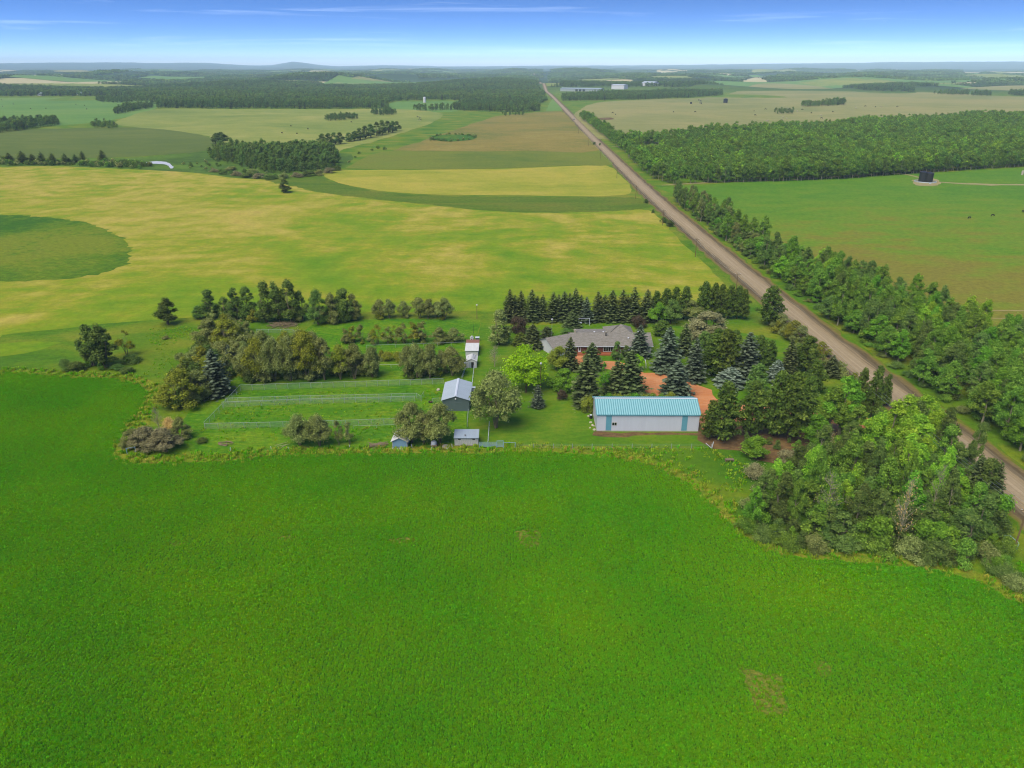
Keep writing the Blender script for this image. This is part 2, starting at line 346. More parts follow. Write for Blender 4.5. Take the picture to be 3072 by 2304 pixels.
field_mat('paddock_grass', [(0, S(58, 120, 10)), (.4, S(82, 136, 14)), (.7, S(112, 150, 22)), (1, S(136, 154, 40))], big=18, stretch=(1, 2.2, 1), fine=.9, speck=.3, bump=.5, mid=.5)
field_mat('bare_soil', [(0, S(84, 66, 52)), (.4, S(116, 92, 72)), (.7, S(134, 108, 76)), (1, S(104, 112, 44))], big=14, stretch=(1, 1.4, 1), fine=.9, speck=.2, mid=.5)
field_mat('margin_grass', [(0, S(92, 126, 24)), (.4, S(118, 142, 30)), (.75, S(146, 150, 50)), (1, S(172, 154, 74))], big=16, stretch=(1, 1, 1), fine=1.0, speck=.35, bump=.6, mid=.5)
field_mat('thin_crop', [(0, S(76, 120, 26)), (.4, S(106, 134, 38)), (.7, S(138, 140, 56)), (1, S(156, 134, 80))], big=5, stretch=(1, 1, 1), fine=2.6, speck=.4, bump=.7, mid=.5)
field_mat('red_shale', [(0, S(202, 128, 92)), (.45, S(214, 144, 104)), (.75, S(224, 160, 122)), (1, S(182, 146, 104))], big=16, stretch=(1, 2.2, 1), fine=1.6, speck=.08, bump=.25, mid=.4, rot=.5)

rm = NT('road_gravel'); uvn = rm.n('ShaderNodeUVMap').outputs[0]; us = rm.n('ShaderNodeSeparateXYZ', {0: uvn})
nz = rm.noise(rm.mapping(uvn, (26, .035, 1)), 1., 5, .65, .3); nf = rm.noise(rm.pos(), 1.6, 4, .7)
edge = rm.math('ABSOLUTE', rm.math('SUBTRACT', us.outputs['X'], .5))
prof = rm.math('ADD', rm.math('MULTIPLY', edge, .9), rm.math('MULTIPLY', rm.math('SUBTRACT', nz, .5), .55))
rc = rm.ramp(prof, [(0, S(186, 168, 146)), (.08, S(164, 146, 126)), (.16, S(182, 164, 142)), (.24, S(160, 142, 120)), (.31, S(170, 150, 126)), (.37, S(130, 116, 102)), (.42, S(112, 100, 88)), (.5, S(142, 130, 112))])
rc = rm.val(rc, rm.mapr(nf, .3, .7, .88, 1.12)); M['road'] = rm.done(rc, .95, .1, nf, .3, .1)
sm = NT('road_shoulder_mat'); uvn = sm.n('ShaderNodeUVMap').outputs[0]; us = sm.n('ShaderNodeSeparateXYZ', {0: uvn})
nf = sm.noise(sm.pos(), .8, 5, .7); nz = sm.noise(sm.mapping(uvn, (14, .05, 1)), 1., 5, .7)
pr_ = sm.math('ADD', sm.math('ABSOLUTE', sm.math('SUBTRACT', us.outputs['X'], .5)), sm.math('MULTIPLY', sm.math('SUBTRACT', nz, .5), .3))
rc = sm.ramp(pr_, [(0, S(118, 102, 86)), (.34, S(106, 92, 76)), (.39, S(132, 116, 88)), (.44, S(130, 124, 60)), (.47, S(100, 130, 26)), (.5, S(92, 132, 22))])
M['shoulder'] = sm.done(sm.val(rc, sm.mapr(nf, .3, .7, .8, 1.2)), .95, .1, nf, .4, .15)
plain('track', (168, 156, 112), .95, .2, .5)
wm = NT('water_mat'); wnz = wm.noise(wm.pos(), .4, 3); M['water'] = wm.done(S(222, 222, 216), .35, .5, wnz, .03, .05)  # sky reflection partly painted in as a near-white base colour

# ------------------------------------------------------------------ terrain sheet
rad = np.r_[0.5, np.geomspace(6, 60, 10), np.geomspace(80, 2000, 26), np.geomspace(2100, 30000, 120)]; NA = 540
ang = np.linspace(0, 2 * math.pi, NA, endpoint=False)
X = np.outer(rad, np.sin(ang)); Y = np.outer(rad, np.cos(ang)); Z = T(X, Y)
vv = np.stack([X, Y, Z], -1).reshape(-1, 3)
ii, jj = np.meshgrid(np.arange(len(rad) - 1), np.arange(NA), indexing='ij'); j2 = (jj + 1) % NA
ff = np.stack([ii * NA + jj, (ii + 1) * NA + jj, (ii + 1) * NA + j2, ii * NA + j2], -1).reshape(-1, 4)
me = bpy.data.meshes.new('ground'); me.from_pydata(vv.tolist() + [(0, 0, 0)], [], ff.tolist() + [(len(vv), j, (j + 1) % NA) for j in range(NA)])
me.materials.append(M['ground']); me.shade_smooth(); gobj = link('ground', me); gobj['kind'] = 'structure'

# ------------------------------------------------------------------ fields (outlines read off the photo, laid on the ground)
crop_edge = ov([(0, 805), (60, 808), (160, 815), (240, 818), (295, 830), (318, 850), (305, 885), (270, 930), (247, 965), (245, 983), (268, 997), (330, 1002),
                (420, 999), (500, 994), (590, 986), (700, 983), (850, 980), (1000, 980), (1150, 977), (1250, 982), (1330, 990), (1400, 1003), (1450, 1025), (1500, 1055),
                (1540, 1090), (1570, 1125), (1600, 1155), (1650, 1185), (1750, 1207), (1850, 1215), (1950, 1222), (2050, 1240), (2130, 1267), (2212, 1305)])
crop_poly = [(-420, 212), (-260, 208)] + crop_edge + [(97, 112), (99, 60), (100, -80), (-420, -80)]
CROP = sheet('crop_field', crop_poly, .05, 'crop', 3, .35, 9, label='bright green crop field filling the foreground')[1]
grain_poly = ov([(-120, 360), (0, 360), (150, 360), (400, 372), (500, 384), (570, 388), (640, 394), (660, 410), (760, 425), (900, 440), (1050, 455), (1200, 460), (1380, 452),
                 (1420, 468), (1470, 520), (1560, 608), (1575, 640), (1480, 662), (1300, 668), (1100, 672), (1000, 673), (800, 676), (600, 684), (440, 686), (330, 690), (230, 699), (130, 710), (0, 724), (-120, 735)])
GRAIN = sheet('grain_field', grain_poly, .04, 'grain', 8, .6, 30, label='ripening yellow and green grain field behind the farmyard')[1]
sheet('grain_patch', ov([(-100, 748), (0, 744), (70, 738), (130, 740), (100, 755), (0, 772), (-100, 780)]), .045, 'grain', 6, .5, 20)
MR = [(-160, 470), (0, 465), (100, 469), (200, 485), (260, 513), (284, 543), (270, 570), (220, 590), (120, 605), (0, 608), (-160, 600)]
sheet('marsh', ov(MR), .07, 'marsh', 3, 1.3, 30, label='round dark green slough at the edge of the grain field')
sheet('swale_grass', ov([(560, 386), (640, 376), (690, 380), (720, 392), (800, 411), (900, 421), (1100, 425), (1300, 426), (1375, 428), (1395, 450), (1200, 459), (1050, 454), (900, 439), (760, 424), (660, 409), (600, 396)]), .06, 'swale', 5, 1.6, 32)
sheet('far_grain_field', ov([(692, 376), (740, 368), (900, 367), (1100, 364), (1250, 358), (1310, 358), (1335, 375), (1366, 410), (1350, 421), (1300, 424), (1100, 422), (900, 419), (800, 409), (720, 392)]), .09, 'grain_far', 10, .8, 40)
sheet('olive_field', ov([(745, 364), (790, 340), (850, 325), (1000, 327), (1150, 326), (1292, 325), (1322, 356), (1250, 357), (1100, 363), (900, 366)]), .10, 'olive_field', 14, 1, 60)
sheet('brown_field', ov([(850, 325), (960, 288), (1050, 258), (1080, 250), (1180, 241), (1213, 240), (1250, 278), (1291, 325), (1150, 326), (1000, 327)]), .14, 'brown_field', 20, 1.5, 80)
sheet('slough', ov([(928, 297), (950, 292), (1000, 291), (1030, 295), (1015, 303), (970, 306), (935, 303)]), .3, 'marsh', 10, 1.5, 40)
sheet('hay_field', ov([(235, 268), (340, 236), (500, 236), (700, 236), (860, 236), (950, 244), (940, 262), (860, 290), (800, 308), (740, 322), (700, 332), (480, 312), (440, 292), (300, 276)]), .12, 'hay_field', 20, 1.5, 80)
sheet('dark_field', ov([(-200, 284), (0, 280), (120, 278), (300, 276), (430, 291), (470, 312), (450, 325), (300, 338), (0, 345), (-200, 350)]), .16, 'dark_field', 16, 1, 60)
sheet('wet_meadow', ov([(-200, 352), (0, 346), (300, 340), (460, 326), (560, 330), (740, 330), (760, 345), (735, 366), (690, 376), (640, 392), (560, 387), (480, 382), (400, 372), (150, 361), (0, 361), (-200, 362)]), .02, 'wet_meadow', 14, 1.5, 50)
sheet('far_green_field', ov([(-300, 214), (0, 212), (200, 211), (330, 213), (340, 232), (250, 258), (120, 272), (0, 276), (-300, 285)]), .1, 'far_green', 30, 1, 90)
sheet('far_meadow', ov([(842, 236), (850, 221), (940, 219), (1035, 220), (1000, 236), (950, 243)]), .1, 'far_green', 30, 1, 90)
sheet('verge_meadow', ov([(1180, 240), (1186, 224), (1196, 212), (1208, 224), (1214, 239)]), .11, 'far_green', 25, 1, 60)
sheet('pasture', ov([(1420, 405), (1560, 396), (1700, 385), (1850, 380), (2040, 372), (2212, 362), (2420, 355), (2500, 900), (2212, 900), (2100, 840), (1900, 700), (1700, 560), (1560, 470)]), .02, 'pasture', 12, .8, 50, label='wide green pasture beyond the roadside trees')
sheet('dry_pasture', ov([(1236, 250), (1290, 222), (1420, 214), (1560, 206), (1640, 188), (1735, 190), (1860, 200), (1972, 203), (1980, 192), (2060, 190), (2212, 188), (2500, 185), (2500, 270), (2212, 266), (1850, 282), (1540, 300), (1340, 304), (1290, 300)]), .13, 'dry_pasture', 30, 1.5, 90)
for nm, q in (('far_tan_field', [(-150, 246), (0, 245), (235, 244), (427, 248), (362, 252), (264, 257), (0, 261), (-150, 263)]), ('far_tan_field', [(-100, 212), (0, 211), (146, 211), (146, 217), (0, 220), (-100, 221)]),
              ('far_tan_field', [(240, 214), (297, 214), (297, 218), (240, 218)]), ('far_tan_field', [(783, 247), (1040, 249), (1039, 254), (800, 251)]),
              ('far_tan_field', [(1970, 214), (2150, 214), (2150, 219), (1970, 219)]), ('far_tan_field', [(2128, 226), (2195, 226), (2195, 231), (2128, 231)]), ('far_tan_field', [(2230, 236), (2300, 238), (2300, 248), (2230, 248)]),
              ('far_tan_field', [(1717, 243), (1898, 241), (1898, 248), (1717, 249)]), ('far_hay_field', [(1630, 250), (1680, 249), (1680, 258), (1640, 260)]),
              ('far_tan_field', [(2880, 216), (3072, 217), (3200, 217), (3200, 225), (3072, 225), (2880, 221)]), ('far_tan_field', [(2868, 248), (2930, 248), (2930, 256), (2868, 256)]), ('far_tan_field', [(2560, 214), (2830, 214), (2830, 217), (2560, 217)])):
    o, Q = sheet(nm, px(q), 1.2, 'tan_field' if 'tan' in nm else 'hay_field', 120, 0, 1, curve=False, drape=True); 
    M.setdefault('_far', []).append(Q)
rf_ = random.Random(44)
for k in range(70):                                  # quarter-section clearings scattered through the far forest
    d_ = rf_.uniform(3600, 12500); a_ = rf_.uniform(-33, 33); cx_, cy_ = d_ * math.sin(math.radians(a_)), d_ * math.cos(math.radians(a_)); w_, l_ = rf_.uniform(180, 620), rf_.uniform(120, 420) * (1 + d_ / 9000)
    if abs(cx_ - 130) < w_ + 60: continue
    o, Q = sheet('far_clearing', [(cx_ - w_, cy_ - l_ / 2), (cx_ + w_, cy_ - l_ / 2 + rf_.uniform(-60, 60)), (cx_ + w_ * .9, cy_ + l_ / 2), (cx_ - w_, cy_ + l_ / 2)], 2.6, rf_.choice(['tan_field', 'hay_field', 'far_green', 'far_green', 'dry_pasture', 'hay_field']), 120, 0, 1, curve=False, drape=True); M['_far'].append(Q)
# the farmyard
sheet('paddock', px([(560, 1250), (600, 1190), (700, 1140), (900, 1000), (1000, 960), (1360, 958), (1440, 962), (1400, 1240), (1400, 1335), (1300, 1352), (900, 1358), (560, 1365), (480, 1370), (520, 1300)]), .015, 'paddock_grass', 5, .5, 15)
sheet('lawn', px([(1440, 962), (1520, 975), (1960, 973), (2080, 985), (2240, 1000), (2420, 1050), (2450, 1110), (2300, 1170), (2200, 1300), (2110, 1338), (1800, 1338), (1540, 1338), (1440, 1336), (1402, 1240), (1425, 1120), (1438, 1010)]), .03, 'lawn_grass', 5, .4, 14, label='mown lawn around the house and blue roofed shed')
sheet('bare_soil', px([(2098, 1215), (2250, 1215), (2500, 1240), (2660, 1300), (2640, 1350), (2480, 1395), (2330, 1392), (2220, 1355), (2140, 1345), (2092, 1320), (2090, 1290)]), .045, 'bare_soil', 4, .7, 9)
sheet('driveway', px([(1722, 1104), (1724, 1068), (1745, 1064), (1790, 1083), (1855, 1085), (1905, 1106), (1930, 1120), (1990, 1120), (2060, 1143), (2135, 1170), (2150, 1198), (2260, 1214), (2480, 1236), (2640, 1262), (2690, 1290),
                      (2600, 1308), (2450, 1284), (2250, 1264), (2150, 1290), (2108, 1300), (2098, 1240), (2068, 1206), (1990, 1196), (1930, 1194), (1880, 1170), (1868, 1135), (1830, 1108), (1790, 1104), (1760, 1112)]), .06, 'red_shale', 3, .35, 8, label='red shale driveway looping past the house')
sheet('soil_strip', px([(1782, 1296), (1900, 1299), (2100, 1299), (2104, 1307), (1960, 1304), (1880, 1312), (1800, 1310), (1776, 1306)]), .05, 'bare_soil', 2, .3, 4)
sheet('bare_patch', px([(2213, 2000), (2270, 2015), (2345, 2030), (2352, 2070), (2370, 2130), (2360, 2150), (2270, 2140), (2250, 2080), (2230, 2040)]), .06, 'thin_crop', 1, .3, 3, label='thin weedy patch in the crop field')
sheet('bare_patch', px([(1545, 1590), (1600, 1586), (1625, 1600), (1618, 1640), (1580, 1645), (1550, 1625)]), .06, 'thin_crop', 1, .4, 4, label='faint thin patch in the crop below the blue shed')
for q_ in ([(820, 1612), (880, 1606), (910, 1618), (850, 1626)], [(1160, 1618), (1220, 1612), (1265, 1622), (1230, 1634), (1175, 1630)], [(500, 1628), (545, 1622), (560, 1634), (520, 1640)], [(2440, 1990), (2480, 1986), (2500, 2010), (2460, 2030)]):
    sheet('thin_patch', px(q_), .06, 'thin_crop', 1, .3, 3)
# rough margin between crop and yard
E_ = np.array(crop_edge); Q = catmull(E_, 3); t_ = np.gradient(Q, axis=0); t_ /= np.linalg.norm(t_, axis=1)[:, None]
nrm = np.stack([-t_[:, 1], t_[:, 0]], 1)
outer = wob(Q + nrm * 3.2, 1.2, 12)
me = bpy.data.meshes.new('field_margin'); n_ = len(Q)
me.from_pydata([(x, y, .035) for x, y in Q - nrm * .8] + [(x, y, .035) for x, y in outer], [], [(i, i + 1, n_ + i + 1, n_ + i) for i in range(n_ - 1)])
me.materials.append(M['margin_grass']); o = link('field_margin', me); o['kind'] = 'structure'

# ------------------------------------------------------------------ gravel road and tracks
road_pts = [(114, -250), (112, 60), (111, 136), (109, 180), (106.5, 230), (104, 313), (101.5, 420), (99.8, 553), (101, 800), (103.5, 1085), (112, 1827), (124, 2855), (150, 4600), (190, 7000)]
_rp = catmull(road_pts, 10)
def roadx(y): return float(np.interp(y, _rp[:, 1], _rp[:, 0]))
strip('road_shoulder', road_pts, 17.5, .07, 'shoulder', 5, .05, .7)
strip('gravel_road', road_pts, 10.8, .16, 'road', 5, .2, .3)['label'] = 'straight gravel road running to the horizon'
strip('track', px([(1985, 556), (2166, 546), (2400, 538), (2600, 524), (2700, 521), (2765, 535)]), 3.2, .10, 'track', 8, .02, .3)
strip('track', px([(2800, 545), (2900, 552), (3072, 555), (3250, 553)]), 6, .10, 'track', 8, .02, 1.0)
strip('track', px([(2860, 930), (2960, 932), (3072, 933), (3300, 930)]), 1.2, .10, 'track', 8, .02, .2)
strip('track', px([(2890, 952), (2960, 955), (3072, 958), (3300, 955)]), 1.0, .10, 'track', 8, .02, .2)
strip('track', px([(1835, 441), (1850, 440), (1900, 432), (1950, 428)]), 3, .2, 'track', 8, .02, .2)
sheet('tank_pad', px([(2735, 540), (2790, 534), (2820, 545), (2810, 556), (2760, 558), (2738, 550)]), .12, 'track', 4, .6, 9)
sheet('pond', px([(440, 487), (470, 484), (500, 487), (512, 493), (520, 503), (512, 506), (500, 495), (470, 492), (442, 491)]), .2, 'water', 3, .4, 10, label='pale pond reflecting the sky in the wet meadow')
sheet('dark_pond', px([(1790, 355), (1830, 353), (1840, 358), (1800, 361)]), .3, 'bare_soil', 10, 1, 30)
# ------------------------------------------------------------------ tree prototypes (shapes shared by all trees)
def leaf_mesh(name, C, N, size, val, r, elong=1.35, mats=None, trunk=None):
    """many leaf-size faces: C centres, N normals, size per leaf, val colour variation"""
    n = len(C); N = N / (np.linalg.norm(N, axis=1)[:, None] + 1e-9)
    a = np.cross(N, r.normal(size=(n, 3))); a /= np.linalg.norm(a, axis=1)[:, None] + 1e-9
    b = np.cross(N, a); s = (size * r.uniform(.7, 1.3, n))[:, None]
    c = [C - a * s * elong * .5, C + b * s * .5 + N * s * .08, C + a * s * elong * .5, C - b * s * .5 + N * s * .08]
    V = np.stack(c, 1).reshape(-1, 3); nf = n
    tv, tf = (trunk.v, trunk.f) if trunk else ([], [])
    me = bpy.data.meshes.new(name)
    if tf:
        me.from_pydata(V.tolist() + [tuple(q) for q in tv], [], (np.arange(4 * n).reshape(-1, 4)).tolist() + [tuple(k + 4 * n for k in f) for f in tf])
    else:
        me.vertices.add(4 * n); me.vertices.foreach_set('co', V.astype(np.float32).ravel())
        me.loops.add(4 * n); me.loops.foreach_set('vertex_index', np.arange(4 * n, dtype=np.int32))
        me.polygons.add(n); me.polygons.foreach_set('loop_start', np.arange(0, 4 * n, 4, dtype=np.int32))
        me.update(calc_edges=True)
    at = me.attributes.new('v', 'FLOAT', 'FACE'); vals = np.zeros(len(me.polygons), np.float32); vals[:n] = val; at.data.foreach_set('value', vals)
    for m in (mats or []): me.materials.append(M[m])
    if tf:
        mi = np.zeros(len(me.polygons), np.int32); mi[n:] = 1; me.polygons.foreach_set('material_index', mi)
    return me
def sph(n, r): d = r.normal(size=(n, 3)); return d / np.linalg.norm(d, axis=1)[:, None]
def broadleaf(seed, h, w, base, nl, leaves, ls, stems=1, top=.75, lob=(.15, .27), up=1.15):
    """crown of leafy lobes carried on limbs; returns leaf arrays, trunk builder"""
    r = np.random.default_rng(seed); z0 = h * base; hc = h - z0; cen = []
    while len(cen) < nl:
        p = r.uniform(-1, 1, 3)
        rr = math.hypot(p[0], p[1])
        if rr > 1 or (rr < .45 and abs(p[2]) < .8 and r.random() < .7): continue
        zf = (p[2] + 1) / 2
        wid = math.sin(math.pi * min(1, max(0, zf * .86 + .14))  ** (.6 + .4 * top)) * .82 + (.18 if zf > .5 else .34)
        cen.append((p[0] * w / 2 * .78 * wid, p[1] * w / 2 * .78 * wid, z0 + hc * (.1 + .82 * zf)))
    cen = np.array(cen); cen[:, :2] += np.array([r.normal(0, .05), r.normal(0, .05)]) * w * ((cen[:, 2:] - z0) / hc); rad = r.uniform(*lob, nl) * r.choice([.7, 1, 1, 1.25], nl) * w * (1 - .35 * (cen[:, 2] - z0) / hc)
    cnt = (leaves * rad ** 2 / (rad ** 2).sum()).astype(int) + 1
    C, N, V = [], [], []
    for c, q, k in zip(cen, rad, cnt):
        d = sph(k, r); d[:, 2] = np.where(d[:, 2] < -.2, -d[:, 2] * r.uniform(-.6, 1, k), d[:, 2])
        rr = q * r.uniform(.3, 1.25, k) * np.where(r.random(k) < .1, r.uniform(1.1, 1.7, k), 1)
        C.append(c + d * rr[:, None] * np.array([1, 1, up])); N.append(d + r.normal(0, .55, (k, 3)) + np.array([0, 0, .35]))
        V.append(np.clip(r.normal(.5, .13) + r.normal(0, .2, k), 0, 1))
    C, N, V = map(np.concatenate, (C, N, V))
    C[:, 2] = np.maximum(C[:, 2], .15)
    tb = MB()
    for s in range(stems):
        an = r.uniform(0, 6.28); ln = (.02 if stems == 1 else r.uniform(.12, .3)) * w; th = h * (.82 if stems == 1 else r.uniform(.55, .8))
        pts = [(math.cos(an) * ln * t ** 1.2 + r.normal(0, .06) + (.12 * math.cos(an) if stems > 1 else 0), math.sin(an) * ln * t ** 1.2 + r.normal(0, .06) + (.12 * math.sin(an) if stems > 1 else 0), th * t - (.15 if t == 0 else 0)) for t in (0, .2, .45, .7, 1)]
        r0 = h * (.016 if stems == 1 else .010); tb.tube(pts, [r0 * k for k in (1.25, 1, .75, .5, .15)], 6, False)
        for c in cen[r.choice(nl, min(nl, 7 if stems == 1 else 3), replace=False)]:
            zb = max(h * .12, min(c[2] * .72, th * .8)); t = zb / th; b = np.array(pts[0]) * (1 - t) + np.array(pts[-1]) * t; b[2] = zb
            tb.tube([b, (b + c) / 2 + np.array([0, 0, .15]), c], [r0 * .42, r0 * .3, r0 * .1], 4, False)
    return C, N, V, tb, r
def conifer(seed, h, w, kind):
    r = np.random.default_rng(seed); C, N, V = [], [], []; tb = MB()
    tb.tube([(0, 0, -.15), (r.normal(0, .04), r.normal(0, .04), h * .5), (0, 0, h * .985)], [h * .017, h * .011, .015], 6, False)
    if kind == 'spruce':
        lv = 21
        for i in range(lv):
            t = (i / (lv - 1)); zz = h * (.03 + .96 * t ** .95); R = w / 2 * (1 - t) ** .78 * r.uniform(.84, 1.1) + .10
            nb = max(4, int(11 * (1 - t) + 4)); a0 = r.uniform(0, 6.28)
            for k in range(nb):
                an = a0 + 6.283 * k / nb + r.normal(0, .16); L = R * r.uniform(.62, 1.18); m = max(3, int(L / .13)); s = np.linspace(.15, 1, m) + r.normal(0, .03, m)
                dr = -.34 * (1 - t) * s + .2 * s ** 2.5 + .4 * t * s; side = r.normal(0, .05 + .11 * (1 - abs(2 * s - 1.1)).clip(0), m) * L
                x = np.cos(an) * L * s - np.sin(an) * side; y = np.sin(an) * L * s + np.cos(an) * side
                C.append(np.stack([x, y, zz + L * dr + r.normal(0, .04, m)], 1))
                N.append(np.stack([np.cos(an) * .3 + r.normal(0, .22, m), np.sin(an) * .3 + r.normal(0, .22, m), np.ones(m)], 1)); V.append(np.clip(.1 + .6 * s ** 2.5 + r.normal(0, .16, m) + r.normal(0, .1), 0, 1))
            if i % 3 == 0 and t < .8:
                for k in range(4): an = a0 + 1.57 * k; tb.tube([(0, 0, zz), (math.cos(an) * R * .7, math.sin(an) * R * .7, zz - R * .14)], [.04, .015], 4, False)
        size = .40
    else:                                            # pine: tufted, uneven, open below
        lv = 13
        for i in range(lv):
            t = i / (lv - 1); zz = h * (.13 + .80 * t); R = w / 2 * (math.sin(math.pi * (.26 + .70 * t)) ** .8 * .75 + .28 * (1 - t)) * r.uniform(.62, 1.12) + .15
            nb = max(3, int(7 * (1 - t * .6))); a0 = r.uniform(0, 6.28)
            for k in range(nb):
                an = a0 + 6.283 * k / nb + r.normal(0, .3); L = R * r.uniform(.6, 1.1); tip = np.array([math.cos(an) * L, math.sin(an) * L, zz + L * r.uniform(.05, .35)])
                if t < .9: tb.tube([(0, 0, zz), tuple(tip * np.array([.55, .55, 0]) + np.array([0, 0, zz + L * .05])), tuple(tip)], [.05, .035, .01], 4, False)
                for f in (.45, .72, 1.):
                    c = np.array([0, 0, zz]) * (1 - f) + tip * f; q = (.30 + .16 * f) * w / 5.5 * r.uniform(.8, 1.25); m = 34; d = sph(m, r); d[:, 2] = np.abs(d[:, 2]) * r.choice([1, 1, -.5], m)
                    C.append(c + d * q * r.uniform(.5, 1.1, m)[:, None] * 1.5); N.append(d * .7 + np.array([0, 0, .5]) + r.normal(0, .4, (m, 3))); V.append(np.clip(r.normal(.45, .14) + r.normal(0, .2, m), 0, 1))
        size = .30
    C, N, V = map(np.concatenate, (C, N, V)); return C, N, V, tb, r, size
PROTO = {}
def proto(kind, h, w, C, N, V, tb, r, size, elong=1.35, bark='bark'):
    cm = leaf_mesh('crown', C, N, np.full(len(C), size), V, r, elong, ['aspen_leaves']); tm = tb.mesh('trunk', bark)
    ext = np.percentile(np.hypot(C[:, 0], C[:, 1]), 96) * 2
    PROTO.setdefault(kind, []).append((cm, tm, float(C[:, 2].max()), float(ext)))
for k in range(5): C, N, V, tb, r = broadleaf(10 + k, 14, 6.5, .13, 46, 10000, .3, 1, .75, (.09, .17), 1.5); proto('aspen', 14, 6.5, C, N, V, tb, r, .27, bark='pale_bark')
for k in range(4): C, N, V, tb, r = broadleaf(30 + k, 11, 9, .0, 58, 12000, .3, 7, .5, (.09, .16)); proto('willow', 11, 9, C, N, V, tb, r, .25, 1.6, 'grey_bark')
for k in range(4): C, N, V, tb, r = broadleaf(190 + k, 11, 9, .2, 58, 12000, .3, 7, .5, (.09, .16), 1.3); proto('vase', 11, 9, C, N, V, tb, r, .25, 1.6, 'grey_bark')
for k in range(3): C, N, V, tb, r = broadleaf(50 + k, 10, 8, .22, 50, 11000, .3, 1, .4, (.09, .17)); proto('round', 10, 8, C, N, V, tb, r, .25)
for k in range(4): C, N, V, tb, r = broadleaf(70 + k, 13, 4.6, .03, 44, 9000, .3, 3, .6, (.11, .2), 1.7); proto('column', 13, 4.6, C, N, V, tb, r, .25, bark='grey_bark')
for k in range(3): C, N, V, tb, r = broadleaf(90 + k, 8, 5, .2, 12, 2200, .3, 4, .5, (.1, .2)); proto('sparse', 8, 5, C, N, V, tb, r, .22, 1.5, 'grey_bark')
for k in range(4): C, N, V, tb, r = broadleaf(110 + k, 3, 4, .02, 16, 4200, .2, 5, .4, (.16, .3)); proto('shrub', 3, 4, C, N, V, tb, r, .17, 1.4, 'grey_bark')
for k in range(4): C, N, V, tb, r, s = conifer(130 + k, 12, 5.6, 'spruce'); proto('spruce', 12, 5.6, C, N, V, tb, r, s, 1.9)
for k in range(4): C, N, V, tb, r, s = conifer(150 + k, 12, 6, 'pine'); proto('pine', 12, 6, C, N, V, tb, r, s, 2.0)
for k in range(2):                                   # leafless trees: many fine limbs, a few pale leaves
    r = np.random.default_rng(170 + k); tb = MB(); h = 9.; C = []
    tb.tube([(0, 0, -.1), (.1, .05, h * .4), (0, .1, h * .95)], [.15, .1, .02], 6, False)
    for i in range(46):
        t = r.uniform(.15, .92); an = r.uniform(0, 6.28); L = (1.1 - t) * 3.4 * r.uniform(.5, 1); b = np.array([0.05, .05, h * t]); e_ = b + np.array([math.cos(an) * L, math.sin(an) * L, L * r.uniform(.5, 1.1)])
        tb.tube([b, e_], [.05, .012], 4, False)
        for q in range(4): f = r.uniform(.4, 1); c = b + (e_ - b) * f; d = sph(1, r)[0] * .7; tb.tube([c, c + d + np.array([0, 0, .3])], [.02, .008], 3, False); C.append(c + d)
    C = np.repeat(np.array(C), 2, 0) + r.normal(0, .15, (len(C) * 2, 3)); proto('bare', 9, 5, C, sph(len(C), r), r.uniform(0, 1, len(C)), tb, r, .16, 1.5, 'pale_bark')

def plant(kind, mat, base, h, w, name, label, cat, group, rz=None, bark=None):
    i = random.randrange(len(PROTO[kind])); cm, tm, h0, w0 = PROTO[kind][i]
    t = thing(name, label, cat, base, random.uniform(0, 6.28) if rz is None else rz, group); w *= {'spruce': 1.22, 'pine': .9, 'willow': 1.08, 'column': 1.1}.get(kind, 1.0); t.scale = (w / w0, w / w0, h / h0)
    c = link('crown', cm, t); c.material_slots[0].link = 'OBJECT'; c.material_slots[0].material = M[mat]
    k = link('trunk', tm, t)
    if bark: k.material_slots[0].link = 'OBJECT'; k.material_slots[0].material = M[bark]
    return t
def plant_px(kind, mat, bx, by, ty, w, name, label, cat, group=None):
    g = G(bx, by); d = depth(g.x, g.y); hh = hgt(bx, by, ty)
    return plant(kind, mat, g, max(hh, .6), max(w * d / F, .6), name, label, cat, group)
def row(kind, mats, name, cat, group, label, items):
    for n, it in enumerate(sorted(items), 1):
        m = mats if isinstance(mats, str) else mats[n % len(mats)]
        plant_px(kind, m, *it, name, label.format(o=nth(n)), cat, group)

# ------------------------------------------------------------------ named trees around the farm (base x, base y, top y, width in photo pixels)
row('column', 'poplar_leaves', 'poplar_tree', 'poplar', 'poplars in the clump by the crop corner', '{o} dark poplar from the left in the clump above the crop corner', [(278, 1098, 972, 62), (318, 1103, 966, 72), (298, 1094, 985, 60)])
plant_px('sparse', 'olive_leaves', 381, 1064, 990, 55, 'small_tree', 'thin reddish olive tree right of the dark poplar clump', 'tree')
row('shrub', ['poplar_leaves', 'aspen_dark'], 'shrub', 'shrub', 'low shrubs round the poplar clump', '{o} low shrub from the left below the dark poplar clump', [(200, 1108, 1072, 55), (235, 1112, 1078, 50), (400, 1086, 1060, 55), (385, 1118, 1098, 42), (350, 1108, 1090, 40)])
plant_px('column', 'poplar_leaves', 504, 974, 889, 54, 'poplar_tree', 'lone upright dark poplar at the edge of the grain field', 'poplar')
row('shrub', 'willow_leaves', 'shrub', 'shrub', 'bushes on the rough grass', '{o} small round bush from the left on the rough grass', [(501, 1017, 1006, 26), (544, 1078, 1055, 36)])
row('column', ['poplar_leaves', 'aspen_dark'], 'poplar_tree', 'poplar', 'tall poplars along the grain field', '{o} tall poplar from the left in the row along the grain field',
    [(598, 955, 916, 36), (631, 952, 867, 50), (678, 952, 890, 38), (710, 959, 861, 42), (747, 959, 858, 48), (801, 966, 843, 56), (840, 966, 841, 52), (875, 966, 838, 56), (908, 960, 869, 42)])
